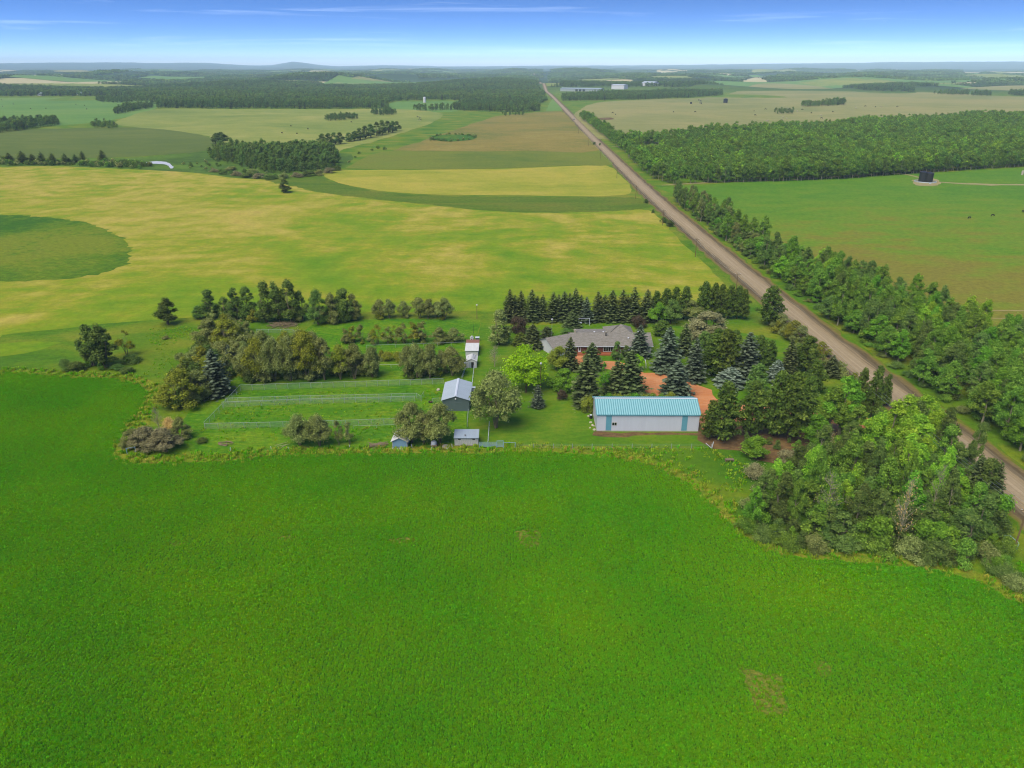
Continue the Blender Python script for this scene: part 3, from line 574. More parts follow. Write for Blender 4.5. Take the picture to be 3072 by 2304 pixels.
row('willow', ['willow_leaves', 'aspen_dark'], 'willow_tree', 'willow', 'willows along the grain field', '{o} rounded willow from the left in the row behind the brush pile',
    [(955, 974, 860, 60), (995, 970, 872, 52), (1031, 963, 863, 70), (1062, 960, 880, 46)])
row('vase', 'willow_leaves', 'willow_tree', 'willow', 'short willow row by the yard light', '{o} willow from the left in the short row before the yard light',
    [(1140, 955, 894, 46), (1169, 955, 892, 42), (1212, 952, 899, 38), (1259, 955, 890, 52), (1285, 955, 894, 46), (1310, 950, 900, 36), (1333, 959, 892, 52)])
row('sparse', ['olive_leaves', 'willow_leaves'], 'orchard_tree', 'tree', 'thin young trees in the paddock', '{o} thin young tree from the left in the sparse paddock row',
    [(1035, 1031, 985, 40), (1062, 1028, 975, 42), (1085, 1024, 972, 40), (1133, 1031, 972, 44), (1165, 1030, 978, 36), (1187, 1031, 975, 42), (1212, 1030, 968, 46), (1238, 1028, 965, 48), (1267, 1026, 962, 54)])
row('willow', 'willow_leaves', 'willow_tree', 'willow', 'dense trees ending the paddock row', '{o} dense olive tree from the left at the end of the paddock row', [(1317, 1028, 978, 50), (1364, 1026, 980, 52)])
row('willow', ['willow_leaves', 'olive_leaves', 'willow_leaves'], 'willow_tree', 'willow', 'big willows left of the pen', '{o} big grey-green willow from the left in the thicket beside the pen',
    [(548, 1220, 1104, 118), (598, 1200, 1110, 84), (595, 1092, 1034, 72), (631, 1035, 954, 78), (692, 1040, 950, 88), (670, 1085, 1020, 70), (730, 1080, 1020, 60), (625, 1140, 1065, 60)])
plant_px('spruce', 'blue_needles', 653, 1184, 1048, 72, 'spruce_tree', 'blue-grey spruce among the willows left of the pen', 'spruce')
plant_px('spruce', 'blue_needles', 693, 1098, 1034, 32, 'spruce_tree', 'narrow spruce tip rising from the willow thicket', 'spruce')
row('vase', ['willow_leaves', 'willow_leaves', 'olive_leaves'], 'willow_tree', 'willow', 'willow row behind the pen', '{o} willow from the left in the thick row behind the pen',
    [(745, 1143, 1035, 66), (780, 1143, 1003, 84), (825, 1143, 995, 86), (872, 1143, 990, 86), (925, 1143, 985, 92), (975, 1140, 1000, 76), (1022, 1139, 1030, 66), (1064, 1137, 1028, 76), (1118, 1132, 1035, 62), (800, 1105, 985, 76), (860, 1105, 980, 76), (900, 1100, 975, 72), (945, 1100, 985, 66)])
row('vase', 'willow_leaves', 'willow_tree', 'willow', 'willows left of the white sheds', '{o} willow from the left in the clump beside the white sheds', [(1225, 1132, 1032, 58), (1252, 1134, 1027, 62), (1290, 1135, 1025, 70), (1357, 1127, 1038, 74), (1325, 1118, 1045, 40)])
row('shrub', 'olive_leaves', 'shrub', 'shrub', 'yellowish shrubs in the paddock', '{o} yellowish shrub from the left behind the paddock willows', [(1165, 1080, 1050, 50), (1195, 1082, 1052, 46), (1148, 1078, 1056, 36)])
row('willow', ['grey_leaves', 'willow_leaves'], 'shrub', 'shrub', 'grey shrubs at the crop corner', '{o} grey tangled shrub from the left above the crop corner fence', [(400, 1340, 1282, 64), (440, 1346, 1278, 88), (497, 1351, 1280, 92), (462, 1335, 1290, 60)])
plant_px('willow', 'willow_leaves', 544, 1316, 1247, 56, 'small_tree', 'small leaning olive tree right of the grey shrubs', 'tree')
plant_px('bare', 'grey_leaves', 477, 1290, 1220, 40, 'dead_tree', 'leafless grey tree behind the grey shrubs', 'dead tree')
plant_px('shrub', 'dead_leaves', 512, 1286, 1248, 46, 'dead_bush', 'dry beige bush behind the grey shrubs', 'bush')
plant_px('shrub', 'poplar_leaves', 607, 1329, 1310, 36, 'shrub', 'dark clipped bush beside the log pile', 'shrub')
row('vase', 'willow_leaves', 'willow_tree', 'willow', 'willow pair in front of the pen', '{o} olive willow from the left of the pair in front of the pen', [(900, 1336, 1236, 86), (959, 1338, 1230, 80)])
row('sparse', 'willow_leaves', 'small_tree', 'tree', 'thin trees beside the willow pair', '{o} thin little tree from the left, right of the willow pair', [(1017, 1336, 1257, 34), (1050, 1333, 1262, 40)])
row('vase', 'willow_leaves', 'willow_tree', 'willow', 'willows between the blue and white huts', '{o} big willow from the left between the blue hut and white hut', [(1236, 1328, 1206, 96), (1272, 1330, 1232, 70), (1320, 1328, 1208, 100)])
plant_px('vase', 'willow_leaves', 1487, 1284, 1100, 142, 'willow_tree', 'broad grey-green willow right of the grey metal shed', 'willow')
plant_px('column', 'willow_leaves', 1498, 1034, 927, 60, 'small_tree', 'upright grey-olive tree left of the spruce row', 'tree')
plant_px('shrub', 'purple_leaves', 1554, 997, 941, 54, 'shrub', 'dark purple shrub below the left end of the spruce row', 'shrub')
plant_px('bare', 'grey_leaves', 1484, 1100, 1035, 46, 'dead_shrub', 'leafless grey shrub left of the lime green tree', 'shrub')
plant_px('round', 'lime_leaves', 1578, 1177, 1036, 128, 'maple_tree', 'bright lime green tree with a bare trunk on the lawn', 'tree')
plant_px('sparse', 'green_leaves', 1606, 1148, 1097, 30, 'young_tree', 'slender young green tree in a round bed beside the light pole', 'tree')
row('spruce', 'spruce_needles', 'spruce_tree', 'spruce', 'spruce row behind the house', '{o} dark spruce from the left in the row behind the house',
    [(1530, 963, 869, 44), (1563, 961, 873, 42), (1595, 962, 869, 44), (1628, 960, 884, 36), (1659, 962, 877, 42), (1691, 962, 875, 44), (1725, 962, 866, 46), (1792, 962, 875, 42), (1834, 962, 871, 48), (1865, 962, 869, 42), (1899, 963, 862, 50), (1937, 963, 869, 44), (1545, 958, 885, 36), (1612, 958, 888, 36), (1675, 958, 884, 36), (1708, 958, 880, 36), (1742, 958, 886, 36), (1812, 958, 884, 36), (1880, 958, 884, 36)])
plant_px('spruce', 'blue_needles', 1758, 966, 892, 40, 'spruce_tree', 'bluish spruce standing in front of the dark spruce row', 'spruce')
row('pine', 'pine_needles', 'pine_tree', 'pine', 'pines right of the spruce row', '{o} pine from the left, right of the spruce row', [(1965, 960, 872, 42), (1993, 960, 863, 48), (2022, 958, 860, 44), (2051, 957, 858, 48), (2108, 958, 842, 56), (2136, 956, 848, 46), (2159, 955, 852, 44), (2184, 956, 853, 46), (2210, 956, 856, 42), (2228, 958, 866, 38)])
row('round', ['aspen_dark', 'green_leaves'], 'garden_tree', 'tree', 'round trees behind the house', '{o} round green tree from the left of the pair behind the house', [(1971, 972, 906, 58), (2011, 972, 896, 64)])
plant_px('round', 'willow_leaves', 2076, 962, 898, 66, 'small_tree', 'greyish round tree between the two pine clumps', 'tree')
plant_px('shrub', 'purple_leaves', 1914, 983, 941, 48, 'shrub', 'dark purple shrub on the lawn behind the house roof', 'shrub')
plant_px('pine', 'pine_needles', 2307, 976, 857, 78, 'pine_tree', 'big dark pine standing at the road edge', 'pine')
row('willow', ['olive_leaves', 'willow_leaves'], 'shrub', 'shrub', 'tall shrubs along the road', '{o} tall yellowish shrub from the left beside the gravel road', [(2344, 990, 936, 58), (2376, 1019, 958, 62), (2400, 1034, 974, 54), (2463, 1070, 1021, 48)])
plant_px('willow', 'grey_leaves', 2120, 1020, 932, 122, 'willow_tree', 'broad silvery willow behind the blue spruces', 'willow')
plant_px('spruce', 'spruce_needles', 1598, 1041, 973, 56, 'spruce_tree', 'dark spruce hard by the left end of the house', 'spruce')
plant_px('spruce', 'pine_needles', 1562, 1037, 996, 42, 'spruce_tree', 'small yellowish spruce left of the house', 'spruce')
plant_px('pine', 'spruce_needles', 1640, 1012, 980, 42, 'pine_tree', 'small dark pine behind the house wing', 'pine')
plant_px('shrub', 'aspen_dark', 1700, 1003, 982, 38, 'shrub', 'clipped dark hedge bush behind the house roof', 'shrub')
plant_px('spruce', 'spruce_needles', 1716, 981, 937, 42, 'spruce_tree', 'dark spruce on the back lawn behind the house', 'spruce')
plant_px('shrub', 'green_leaves', 1836, 984, 970, 26, 'shrub', 'clipped green bush behind the rear hip roof', 'shrub')
plant_px('round', 'olive_leaves', 1668, 1109, 1037, 68, 'small_tree', 'olive yellow bushy tree left of the front spruces', 'tree')
plant_px('spruce', 'spruce_needles', 1709, 1108, 1012, 46, 'spruce_tree', 'slim dark spruce left of the front door', 'spruce')
plant_px('spruce', 'spruce_needles', 1774, 1108, 1029, 56, 'spruce_tree', 'grey-green spruce directly before the front windows', 'spruce')
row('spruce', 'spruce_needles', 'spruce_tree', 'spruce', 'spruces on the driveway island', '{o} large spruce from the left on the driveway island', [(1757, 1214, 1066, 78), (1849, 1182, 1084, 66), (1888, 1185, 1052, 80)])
plant_px('sparse', 'green_leaves', 1809, 1182, 1086, 44, 'small_tree', 'thin green tree between the island spruces', 'tree')
plant_px('round', 'lime_leaves', 1915, 1112, 1061, 36, 'young_tree', 'small lime green tree beside the driveway', 'tree')
plant_px('willow', 'green_leaves', 1689, 1170, 1104, 76, 'shrub', 'bright green rounded shrub tree on the lawn', 'shrub')
plant_px('shrub', 'purple_leaves', 1684, 1200, 1164, 34, 'shrub', 'purple-brown bush under the bright green shrub tree', 'shrub')
plant_px('spruce', 'blue_needles', 1917, 1070, 976, 54, 'spruce_tree', 'blue spruce before the right end of the house', 'spruce')
plant_px('column', 'aspen_dark', 1850, 1080, 1023, 28, 'cedar_tree', 'narrow dark cedar beside the bay window', 'cedar')
plant_px('column', 'poplar_leaves', 1876, 1072, 1036, 22, 'cedar_tree', 'short dark cedar before the white house wall', 'cedar')
row('spruce', ['blue_needles', 'blue_needles', 'spruce_needles'], 'spruce_tree', 'spruce', 'blue spruces right of the house', '{o} blue spruce from the left in the group right of the house', [(2000, 1109, 983, 76), (2051, 1062, 973, 48), (2080, 1142, 1016, 58), (2235, 1138, 998, 76), (2362, 1120, 1020, 46)])
plant_px('spruce', 'blue_needles', 2026, 1189, 1083, 76, 'spruce_tree', 'open blue spruce standing at the driveway behind the shed', 'spruce')
plant_px('spruce', 'silver_needles', 2188, 1156, 1102, 74, 'spruce_tree', 'low silvery blue spruce bush at the lawn edge', 'spruce')
plant_px('spruce', 'silver_needles', 2326, 1148, 1080, 48, 'spruce_tree', 'silvery spruce tip among the pines', 'spruce')
row('shrub', ['green_leaves', 'olive_leaves', 'aspen_leaves'], 'shrub', 'shrub', 'shrub border behind the blue shed', '{o} shrub from the left in the border behind the blue roofed shed', [(1764, 1238, 1178, 42), (1798, 1216, 1176, 46), (1826, 1214, 1178, 40), (1852, 1214, 1176, 46), (1880, 1214, 1179, 42), (1906, 1214, 1175, 48), (1932, 1214, 1178, 44), (1958, 1214, 1176, 44), (1985, 1214, 1178, 44), (2010, 1213, 1174, 46)])
plant_px('pine', 'pine_needles', 1986, 1006, 960, 60, 'pine_tree', 'round green pine behind the right end of the house', 'pine')
row('pine', 'pine_needles', 'pine_tree', 'pine', 'dark pines on the right lawn', '{o} broad dark pine from the left on the right lawn', [(2135, 1124, 1000, 90), (2170, 1130, 988, 96), (2416, 1117, 1008, 78)])
row('pine', ['pine_needles', 'aspen_dark', 'pine_needles'], 'pine_tree', 'pine', 'pines filling the right yard', '{o} medium pine from the left in the loose group right of the silvery willow', [(2105, 1088, 992, 60), (2200, 1078, 990, 60), (2272, 1092, 1004, 62), (2305, 1112, 1020, 52), (2150, 1052, 985, 56), (2390, 1085, 1030, 50), (2268, 1190, 1090, 70), (2440, 1180, 1080, 70)])
plant_px('spruce', 'spruce_needles', 2492, 1128, 1066, 46, 'spruce_tree', 'small dark spruce near the utility pole', 'spruce')
row('pine', 'pine_needles', 'pine_tree', 'pine', 'pines screening the driveway', '{o} tall pine from the left in the stand right of the blue shed', [(2128, 1318, 1200, 60), (2166, 1322, 1144, 100), (2250, 1308, 1142, 90), (2318, 1308, 1110, 88), (2362, 1320, 1115, 100), (2410, 1290, 1130, 80)])
row('aspen', ['green_leaves', 'aspen_leaves'], 'ash_tree', 'tree', 'leafy trees by the pine stand', '{o} large leafy green tree from the left behind the pine stand', [(2289, 1135, 1096, 42), (2480, 1308, 1150, 90), (2515, 1306, 1124, 110), (2560, 1345, 1215, 80), (2440, 1350, 1235, 70)])
row('pine', 'pine_needles', 'pine_tree', 'pine', 'slim pines by the road', '{o} slim dark pine from the left between the big green tree and road', [(2568, 1254, 1102, 50), (2611, 1254, 1096, 54), (2651, 1218, 1120, 36)])
plant_px('aspen', 'green_leaves', 2266, 1374, 1302, 80, 'small_tree', 'lone green bushy tree before the bare soil', 'tree')
row('shrub', 'grey_leaves', 'shrub', 'shrub', 'grey twiggy shrubs by the grove', '{o} grey twiggy shrub from the left at the edge of the grove', [(2262, 1440, 1380, 66), (2290, 1480, 1430, 70), (2361, 1390, 1345, 70), (2330, 1440, 1400, 50)])
row('spruce', 'spruce_needles', 'spruce_tree', 'spruce', 'spruces in the roadside grove', '{o} dark spruce from the left poking out of the grove', [(2831, 1530, 1398, 54), (2908, 1520, 1371, 66), (2966, 1530, 1388, 56)])
row('bare', ['dead_leaves', 'aspen_light'], 'dead_tree', 'dead tree', 'dying trees in the grove', '{o} pale dying tree from the left at the front of the grove', [(2468, 1580, 1412, 90), (2690, 1636, 1430, 70), (2790, 1560, 1385, 50)])
plant_px('bare', 'dead_leaves', 2479, 1390, 1292, 34, 'dead_tree', 'rust coloured dead tree beside the pine stand', 'dead tree')
row('aspen', ['aspen_light'], 'poplar_tree', 'poplar', 'yellow-green poplars behind the grove', '{o} yellow-green poplar from the left at the back of the grove', [(2610, 1390, 1230, 90), (2660, 1360, 1195, 90), (2710, 1330, 1180, 96), (2760, 1310, 1180, 80), (2690, 1400, 1250, 96), (2745, 1380, 1235, 90), (2785, 1350, 1220, 76)])
# ------------------------------------------------------------------ groves and belts: every tree in view its own object
def seen(x, y, h=12., m=60):
    a = project(x, y, 0); b = project(x, y, h); return -m < a[0] < 3072 + m and b[1] < 2304 and a[1] > 0
RR = random.Random(21)
grove = px([(2238, 1572), (2300, 1610), (2388, 1636), (2614, 1640), (2840, 1668), (2960, 1650), (3005, 1598), (2960, 1500), (2880, 1410), (2800, 1330), (2640, 1350), (2500, 1375), (2400, 1412), (2300, 1490)])
gx, gy = fill(grove, 5.0, .42, 5); order = np.argsort(gy)
bands = [('front', 0, .3), ('middle', .3, .66), ('back', .66, 1.01)]
for bn, a, b in bands:
    ids = order[int(a * len(order)):int(b * len(order))]
    for n, i in enumerate(ids[np.argsort(gx[ids])], 1):
        fr = bn == 'front'
        plant('aspen' if RR.random() < .65 else 'column', RR.choice(['aspen_dark', 'aspen_leaves', 'aspen_dark', 'poplar_leaves', 'aspen_dark', 'green_leaves'] if fr else ['aspen_dark', 'aspen_leaves', 'aspen_dark', 'aspen_light', 'poplar_leaves']),
              (gx[i], gy[i], 0), RR.uniform(7.5, 15) * (1 if not fr else .92), RR.uniform(3.4, 5.4), 'aspen_tree', f'{nth(n)} leafy aspen from the left in the {bn} of the roadside grove', 'aspen', 'aspens in the roadside grove')
row('shrub', ['aspen_dark', 'aspen_leaves', 'willow_leaves'], 'shrub', 'shrub', 'undergrowth bushes before the grove', '{o} leafy bush from the left along the front of the grove',
    [(2235, 1590, 1545, 70), (2290, 1618, 1570, 70), (2350, 1645, 1590, 76), (2440, 1652, 1600, 80), (2530, 1655, 1600, 90), (2640, 1665, 1600, 90), (2730, 1678, 1610, 90), (2800, 1690, 1610, 96), (2880, 1690, 1610, 96), (2950, 1680, 1620, 80), (3000, 1720, 1680, 80), (3050, 1765, 1725, 90), (3010, 1660, 1600, 60), (2240, 1530, 1490, 60)])
# belt between road and pasture
by_, bo_ = [110, 224, 280, 330, 350, 365, 385, 400, 425, 470, 515], [60, 53, 43, 27, 20, 24, 32, 18, 27, 23, 14]
pts = []
y = 112.
while y < 516:
    off = float(np.interp(y, by_, bo_)); x = 13.
    while x < off + .5:
        xx, yy = roadx(y) + x + RR.uniform(-2, 2), y + RR.uniform(-2.4, 2.4)
        if seen(xx, yy, 15, 40) and RR.random() > .06: pts.append((yy, xx, x))
        x += 6.3
    y += 6.3
band = {'roadside edge': [], 'middle': [], 'pasture edge': []}
for yy, xx, x in pts:
    off = float(np.interp(yy, by_, bo_)); band['roadside edge' if x < 16 else 'pasture edge' if x > off - 7 else 'middle'].append((yy, xx))
for bn, L in band.items():
    for n, (yy, xx) in enumerate(sorted(L), 1):
        lo = 340 < yy < 378 or 392 < yy < 408; edge = bn == 'roadside edge'
        h = RR.uniform(11.5, 16) * (.5 if lo else 1) * (.72 if edge and RR.random() < .4 else 1)
        plant('willow' if lo and RR.random() < .6 else 'aspen', RR.choice(['aspen_leaves', 'green_leaves', 'aspen_dark', 'aspen_leaves', 'aspen_dark', 'aspen_light' if RR.random() < .3 else 'aspen_leaves']) if yy < 340 else RR.choice(['aspen_dark', 'aspen_leaves', 'aspen_dark', 'willow_leaves']),
              (xx, yy, 0), h, RR.uniform(5.2, 7.6), 'aspen_tree', f'{nth(n)} aspen from the near end on the {bn} of the road belt', 'aspen', 'aspens in the belt beside the road')
for n, (yy, xx) in enumerate([(y + RR.uniform(-1.5, 1.5), roadx(y) + 11.5 + RR.uniform(-.6, .8)) for y in np.arange(118, 500, 8.5) if RR.random() > .25], 1):
    if seen(xx, yy, 3): plant('shrub', RR.choice(['aspen_dark', 'aspen_leaves', 'willow_leaves']), (xx, yy, 0), RR.uniform(1.4, 2.8), RR.uniform(3, 4.6), 'shrub', f'{nth(n)} roadside bush from the near end under the aspen belt', 'shrub', 'bushes under the aspen belt')
row('shrub', 'poplar_leaves', 'shrub', 'shrub', 'bushes on the field side of the road', '{o} dark bush from the left on the field side of the road', [(1937, 610, 594, 15), (1958, 640, 626, 10), (1990, 668, 648, 24), (2008, 680, 656, 26), (1783, 434, 424, 10), (1800, 437, 427, 7)])
# the woods beyond the pasture
wood = px([(2122, 549), (2300, 545), (2500, 538), (2700, 524), (2860, 513), (3072, 500), (3350, 485), (3350, 345), (3072, 358), (2800, 366), (2570, 383), (2340, 398), (2139, 412), (1990, 424), (1880, 420), (1895, 440), (1960, 432), (2000, 450), (1960, 470), (1920, 470), (1945, 500), (2010, 530)])
strip_wood = px([(1742, 356), (1760, 352), (1800, 385), (1860, 425), (1905, 450), (1925, 480), (1960, 505), (2010, 530), (2060, 552), (2012, 556), (1960, 540), (1900, 490), (1856, 446), (1818, 418), (1780, 388)])
front = catmull(px([(2075, 550), (2122, 549), (2300, 545), (2500, 538), (2700, 524), (2860, 513), (3072, 500), (3100, 498)]), 5.2)
n = 0
for q in front:
    if not seen(q[0], q[1], 14, 10): continue
    n += 1
    plant('aspen', RR.choice(['wood_leaves', 'aspen_dark', 'wood_leaves', 'aspen_leaves']), (q[0] + RR.uniform(-1, 1), q[1] + RR.uniform(0, 2.5), 0), RR.uniform(11.5, 15.5), RR.uniform(5, 7), 'aspen_tree', f'{nth(n)} tall aspen from the left along the front edge of the woods', 'aspen', 'aspens along the edge of the woods')

def scatter(name, x, y, z, scl, protos, label, cat, seed=1, idx=None):
    """uncountable mass of plants as one object: points that carry copies of a few plant shapes"""
    r = np.random.default_rng(seed); n = len(x)
    me = bpy.data.meshes.new(name); me.vertices.add(n); me.vertices.foreach_set('co', np.stack([x, y, z], 1).astype(np.float32).ravel())
    at = me.attributes.new('scl', 'FLOAT_VECTOR', 'POINT'); at.data.foreach_set('vector', np.asarray(scl, np.float32).ravel())
    at = me.attributes.new('rot', 'FLOAT_VECTOR', 'POINT'); rt = np.zeros((n, 3), np.float32); rt[:, 2] = r.uniform(0, 6.28, n); at.data.foreach_set('vector', rt.ravel())
    at = me.attributes.new('idx', 'INT', 'POINT'); at.data.foreach_set('value', (r.integers(0, len(protos), n) if idx is None else idx).astype(np.int32))
    o = link(name, me); tag(o, label, cat, kind='stuff')
    ng = bpy.data.node_groups.new(name, 'GeometryNodeTree'); ng.interface.new_socket('Geometry', in_out='INPUT', socket_type='NodeSocketGeometry'); ng.interface.new_socket('Geometry', in_out='OUTPUT', socket_type='NodeSocketGeometry')
    N, L = ng.nodes, ng.links; gi = N.new('NodeGroupInput'); go = N.new('NodeGroupOutput'); jn = N.new('GeometryNodeJoinGeometry')
    for p in reversed(protos):
        oi = N.new('GeometryNodeObjectInfo'); oi.inputs['Object'].default_value = p; oi.inputs['As Instance'].default_value = True; L.new(oi.outputs['Geometry'], jn.inputs[0])
    ip = N.new('GeometryNodeInstanceOnPoints'); ip.inputs['Pick Instance'].default_value = True
    def na(nm, ty): q = N.new('GeometryNodeInputNamedAttribute'); q.data_type = ty; q.inputs['Name'].default_value = nm; return q.outputs[0]
    L.new(gi.outputs[0], ip.inputs['Points']); L.new(jn.outputs[0], ip.inputs['Instance']); L.new(na('idx', 'INT'), ip.inputs['Instance Index'])
    L.new(na('rot', 'FLOAT_VECTOR'), ip.inputs['Rotation']); L.new(na('scl', 'FLOAT_VECTOR'), ip.inputs['Scale']); L.new(ip.outputs[0], go.inputs[0])
    md = o.modifiers.new('plants', 'NODES'); md.node_group = ng; return o
def shape(name, me): return bpy.data.objects.new(name, me)     # a plant shape used only through scatter()
def lowtree(seed, h, w, n, ls, mats, base=.2, kind='b'):
    if kind == 'c': C, N, V, tb, r, s = conifer(seed, h, w, 'spruce'); k = r.choice(len(C), n, replace=False); return shape('tree_shape', leaf_mesh('tree_shape', C[k], N[k], np.full(n, ls), V[k], r, 1.5, mats, tb))
    C, N, V, tb, r = broadleaf(seed, h, w, base, 14, n, ls, 1, .7, (.2, .32)); tb2 = MB(); tb2.tube([(0, 0, -.2), (0, 0, h * .7)], [h * .014, h * .007], 4, False)
    return shape('tree_shape', leaf_mesh('tree_shape', C, N, np.full(len(C), ls), V, r, 1.3, mats, tb2))
WT = [lowtree(200 + k, 13.5, 6.6, 1000, .6, ['wood_leaves', 'pale_bark']) for k in range(5)] + [lowtree(210, 13, 6.6, 1000, .6, ['aspen_leaves', 'pale_bark']), lowtree(211, 13, 6.6, 1000, .6, ['aspen_light', 'pale_bark'])]
DT = [lowtree(220 + k, 12.5, 6, 520, .75, ['woodfar_leaves', 'bark'], .1) for k in range(4)] + [lowtree(230, 13, 5, 300, .8, ['spruce_needles', 'bark'], 0, 'c')]
def woods(name, polys, spacing, protos, label, hs=1., seed=3, maxpy=None):
    X_, Y_ = [], []
    for k, p in enumerate(polys): a, b = fill(p, spacing, .45, seed + k); X_.append(a); Y_.append(b)
    x, y = np.concatenate(X_), np.concatenate(Y_); k = np.abs(x) < .82 * y + 60; x, y = x[k], y[k]
    r = np.random.default_rng(seed); s = hs * r.uniform(.6, 1.25, len(x)) * (1 + .12 * np.sin(x / 37 + np.sin(y / 29))); scl = np.stack([s * r.uniform(.9, 1.25, len(x)), s * r.uniform(.9, 1.25, len(x)), s], 1)
    lowf = r.random(len(x))
    idx = np.where(lowf < .82, r.integers(0, len(protos) - 2, len(x)), r.integers(len(protos) - 2, len(protos), len(x)))
    return scatter(name, x, y, T(x, y), scl, protos, label, 'woods', seed, idx)
woods('woods', [wood], 5.3, WT, 'broad aspen woods beyond the pasture right of the road', 1.0, 3)
woods('woods', [strip_wood], 6.0, WT, 'strip of trees along the right side of the far road', .95, 5)
woods('woods', [ov([(452, 343), (520, 360), (560, 372), (600, 374), (700, 374), (730, 358), (728, 334), (690, 322), (560, 320), (480, 322), (455, 330)])], 6.2, DT, 'dark woodlot in the dip beyond the grain field', .82, 7)
row('shrub', ['willow_leaves', 'grey_leaves', 'poplar_leaves'], 'shrub', 'shrub', 'willow shrubs before the woodlot', '{o} round grey-green shrub from the left before the dark woodlot',
    [(x * OV, y * OV, (y - t) * OV, w * OV) for x, y, t, w in [(462, 372, 9, 22), (485, 377, 10, 26), (510, 380, 12, 26), (535, 383, 12, 28), (560, 385, 13, 28), (585, 387, 12, 30), (612, 386, 13, 30), (640, 383, 12, 28), (665, 381, 14, 28), (690, 379, 14, 28), (712, 374, 14, 26), (728, 368, 12, 22), (500, 368, 10, 26), (545, 374, 11, 26)]])
for bx, by, ty, w, lab in ((853, 578, 536, 36, 'lone dark tree standing in the grain field'), (664, 432, 395, 42, 'tall dark tree left of the woodlot'), (648, 430, 398, 28, 'dark tree behind the tall one left of the woodlot')):
    plant_px('column', 'poplar_leaves', bx, by, ty, w, 'poplar_tree', lab, 'poplar')
row('column', ['poplar_leaves', 'aspen_dark'], 'poplar_tree', 'poplar', 'tree line running from the woodlot', '{o} dark tree from the left in the line running up from the woodlot',
    [(x * OV, y * OV, (y - t) * OV, w * OV) for x, y, t, w in [(696, 312, 24, 18), (710, 313, 26, 18), (724, 312, 27, 20), (736, 311, 26, 18), (754, 306, 20, 16), (766, 304, 22, 18), (778, 302, 26, 18), (790, 299, 28, 18), (802, 297, 30, 20), (814, 294, 32, 20), (826, 291, 32, 18), (838, 288, 28, 18), (848, 286, 26, 18), (858, 283, 22, 16)]])
row('spruce', 'poplar_leaves', 'dark_tree', 'tree', 'trees along the far wet meadow', '{o} dark tree from the left along the far side of the wet meadow',
    [(x, y, y - t, w) for x, y, t, w in [(-2, 488, 30, 26), (30, 488, 30, 28), (70, 490, 38, 34), (100, 491, 30, 28), (128, 492, 38, 26), (160, 493, 34, 28), (198, 492, 32, 26), (228, 488, 26, 24), (250, 486, 34, 22), (309, 483, 34, 26)]])
mead = ov([(-60, 352), (0, 348), (150, 352), (300, 352), (330, 360), (300, 366), (150, 358), (0, 358), (-60, 358)])
SH = [shape('bush_shape', leaf_mesh('bush_shape', *(lambda q: (q[0], q[1], np.full(len(q[0]), .55), q[2], q[4]))(broadleaf(240 + k, 3, 4, .02, 10, 220, .5, 2, .4, (.2, .35))), 1.3, [m_])) for k, m_ in enumerate(('wood_leaves', 'willow_leaves', 'poplar_leaves'))]
x, y = fill(mead, 4.5, .48, 9); r_ = np.random.default_rng(4); k = r_.random(len(x)) < .8; s = r_.uniform(.6, 1.5, len(x))
scatter('shrubbery', x[k], y[k], np.zeros(k.sum()), np.stack([s, s, s], 1)[k], SH, 'low willow scrub along the wet meadow', 'scrub', 4)
x, y = fill(ov([(380, 352), (440, 342), (470, 330), (740, 340), (830, 318), (840, 324), (780, 345), (700, 376), (560, 386), (400, 370)]), 9, .5, 10); k = r_.random(len(x)) < .33; s = r_.uniform(.5, 1.1, len(x))
scatter('shrubbery', x[k], y[k], np.zeros(k.sum()), np.stack([s, s, s], 1)[k], SH, 'scattered scrub round the woodlot', 'scrub', 5)
x, y = fill(ov([(925, 300), (950, 291), (1000, 290), (1032, 294), (1015, 303), (970, 307), (930, 304)]), 6, .5, 11); k = (np.hypot((x - x.mean()) / x.std(), (y - y.mean()) / y.std()) > 1.6); s = r_.uniform(.5, 1.0, len(x))
scatter('shrubbery', x[k], y[k], np.zeros(k.sum()), np.stack([s, s, s], 1)[k], SH, 'dark scrub ringing the far slough', 'scrub', 6)
# saplings and brush that close the gaps in the belts and thickets
def brush(seed, h, w, n, ls, mat): q_ = broadleaf(seed, h, w, .0, 22, n, ls, 3, .6, (.14, .24)); return shape('bush_shape', leaf_mesh('bush_shape', q_[0], q_[1], np.full(len(q_[0]), ls), q_[2], q_[4], 1.4, [mat]))
BRA = [brush(260 + k, 6.5, 4.2, 2600, .26, m_) for k, m_ in enumerate(('aspen_dark', 'aspen_leaves', 'poplar_leaves', 'aspen_leaves', 'green_leaves'))]; BRW = [brush(270 + k, 4.2, 4.0, 2400, .24, m_) for k, m_ in enumerate(('willow_leaves', 'willow_leaves', 'olive_leaves', 'poplar_leaves'))]
def thicket(lab, poly, spg, shapes, seed, lo=.5, hi=1.15):
    x, y = fill(poly, spg, .5, seed); rr_ = np.random.default_rng(seed); s = rr_.uniform(lo, hi, len(x)); scatter('undergrowth', x, y, np.zeros(len(x)), np.stack([s * rr_.uniform(.9, 1.3, len(x)), s * rr_.uniform(.9, 1.3, len(x)), s], 1), shapes, lab, 'undergrowth', seed)
ys = np.arange(112, 512, 12); thicket('saplings and brush under the roadside aspens', [(roadx(y) + 12.5, y) for y in ys] + [(roadx(y) + float(np.interp(y, by_, bo_)), y) for y in ys[::-1]], 4.2, BRA, 61, .5, 1.25)
thicket('dense saplings inside the roadside grove', grove, 3.4, BRA, 62, .45, 1.2)
thicket('willow brush filling the row behind the pen', px([(735, 1146), (1135, 1138), (1120, 1105), (960, 1080), (760, 1085), (720, 1110)]), 3.6, BRW, 63, .6, 1.35)
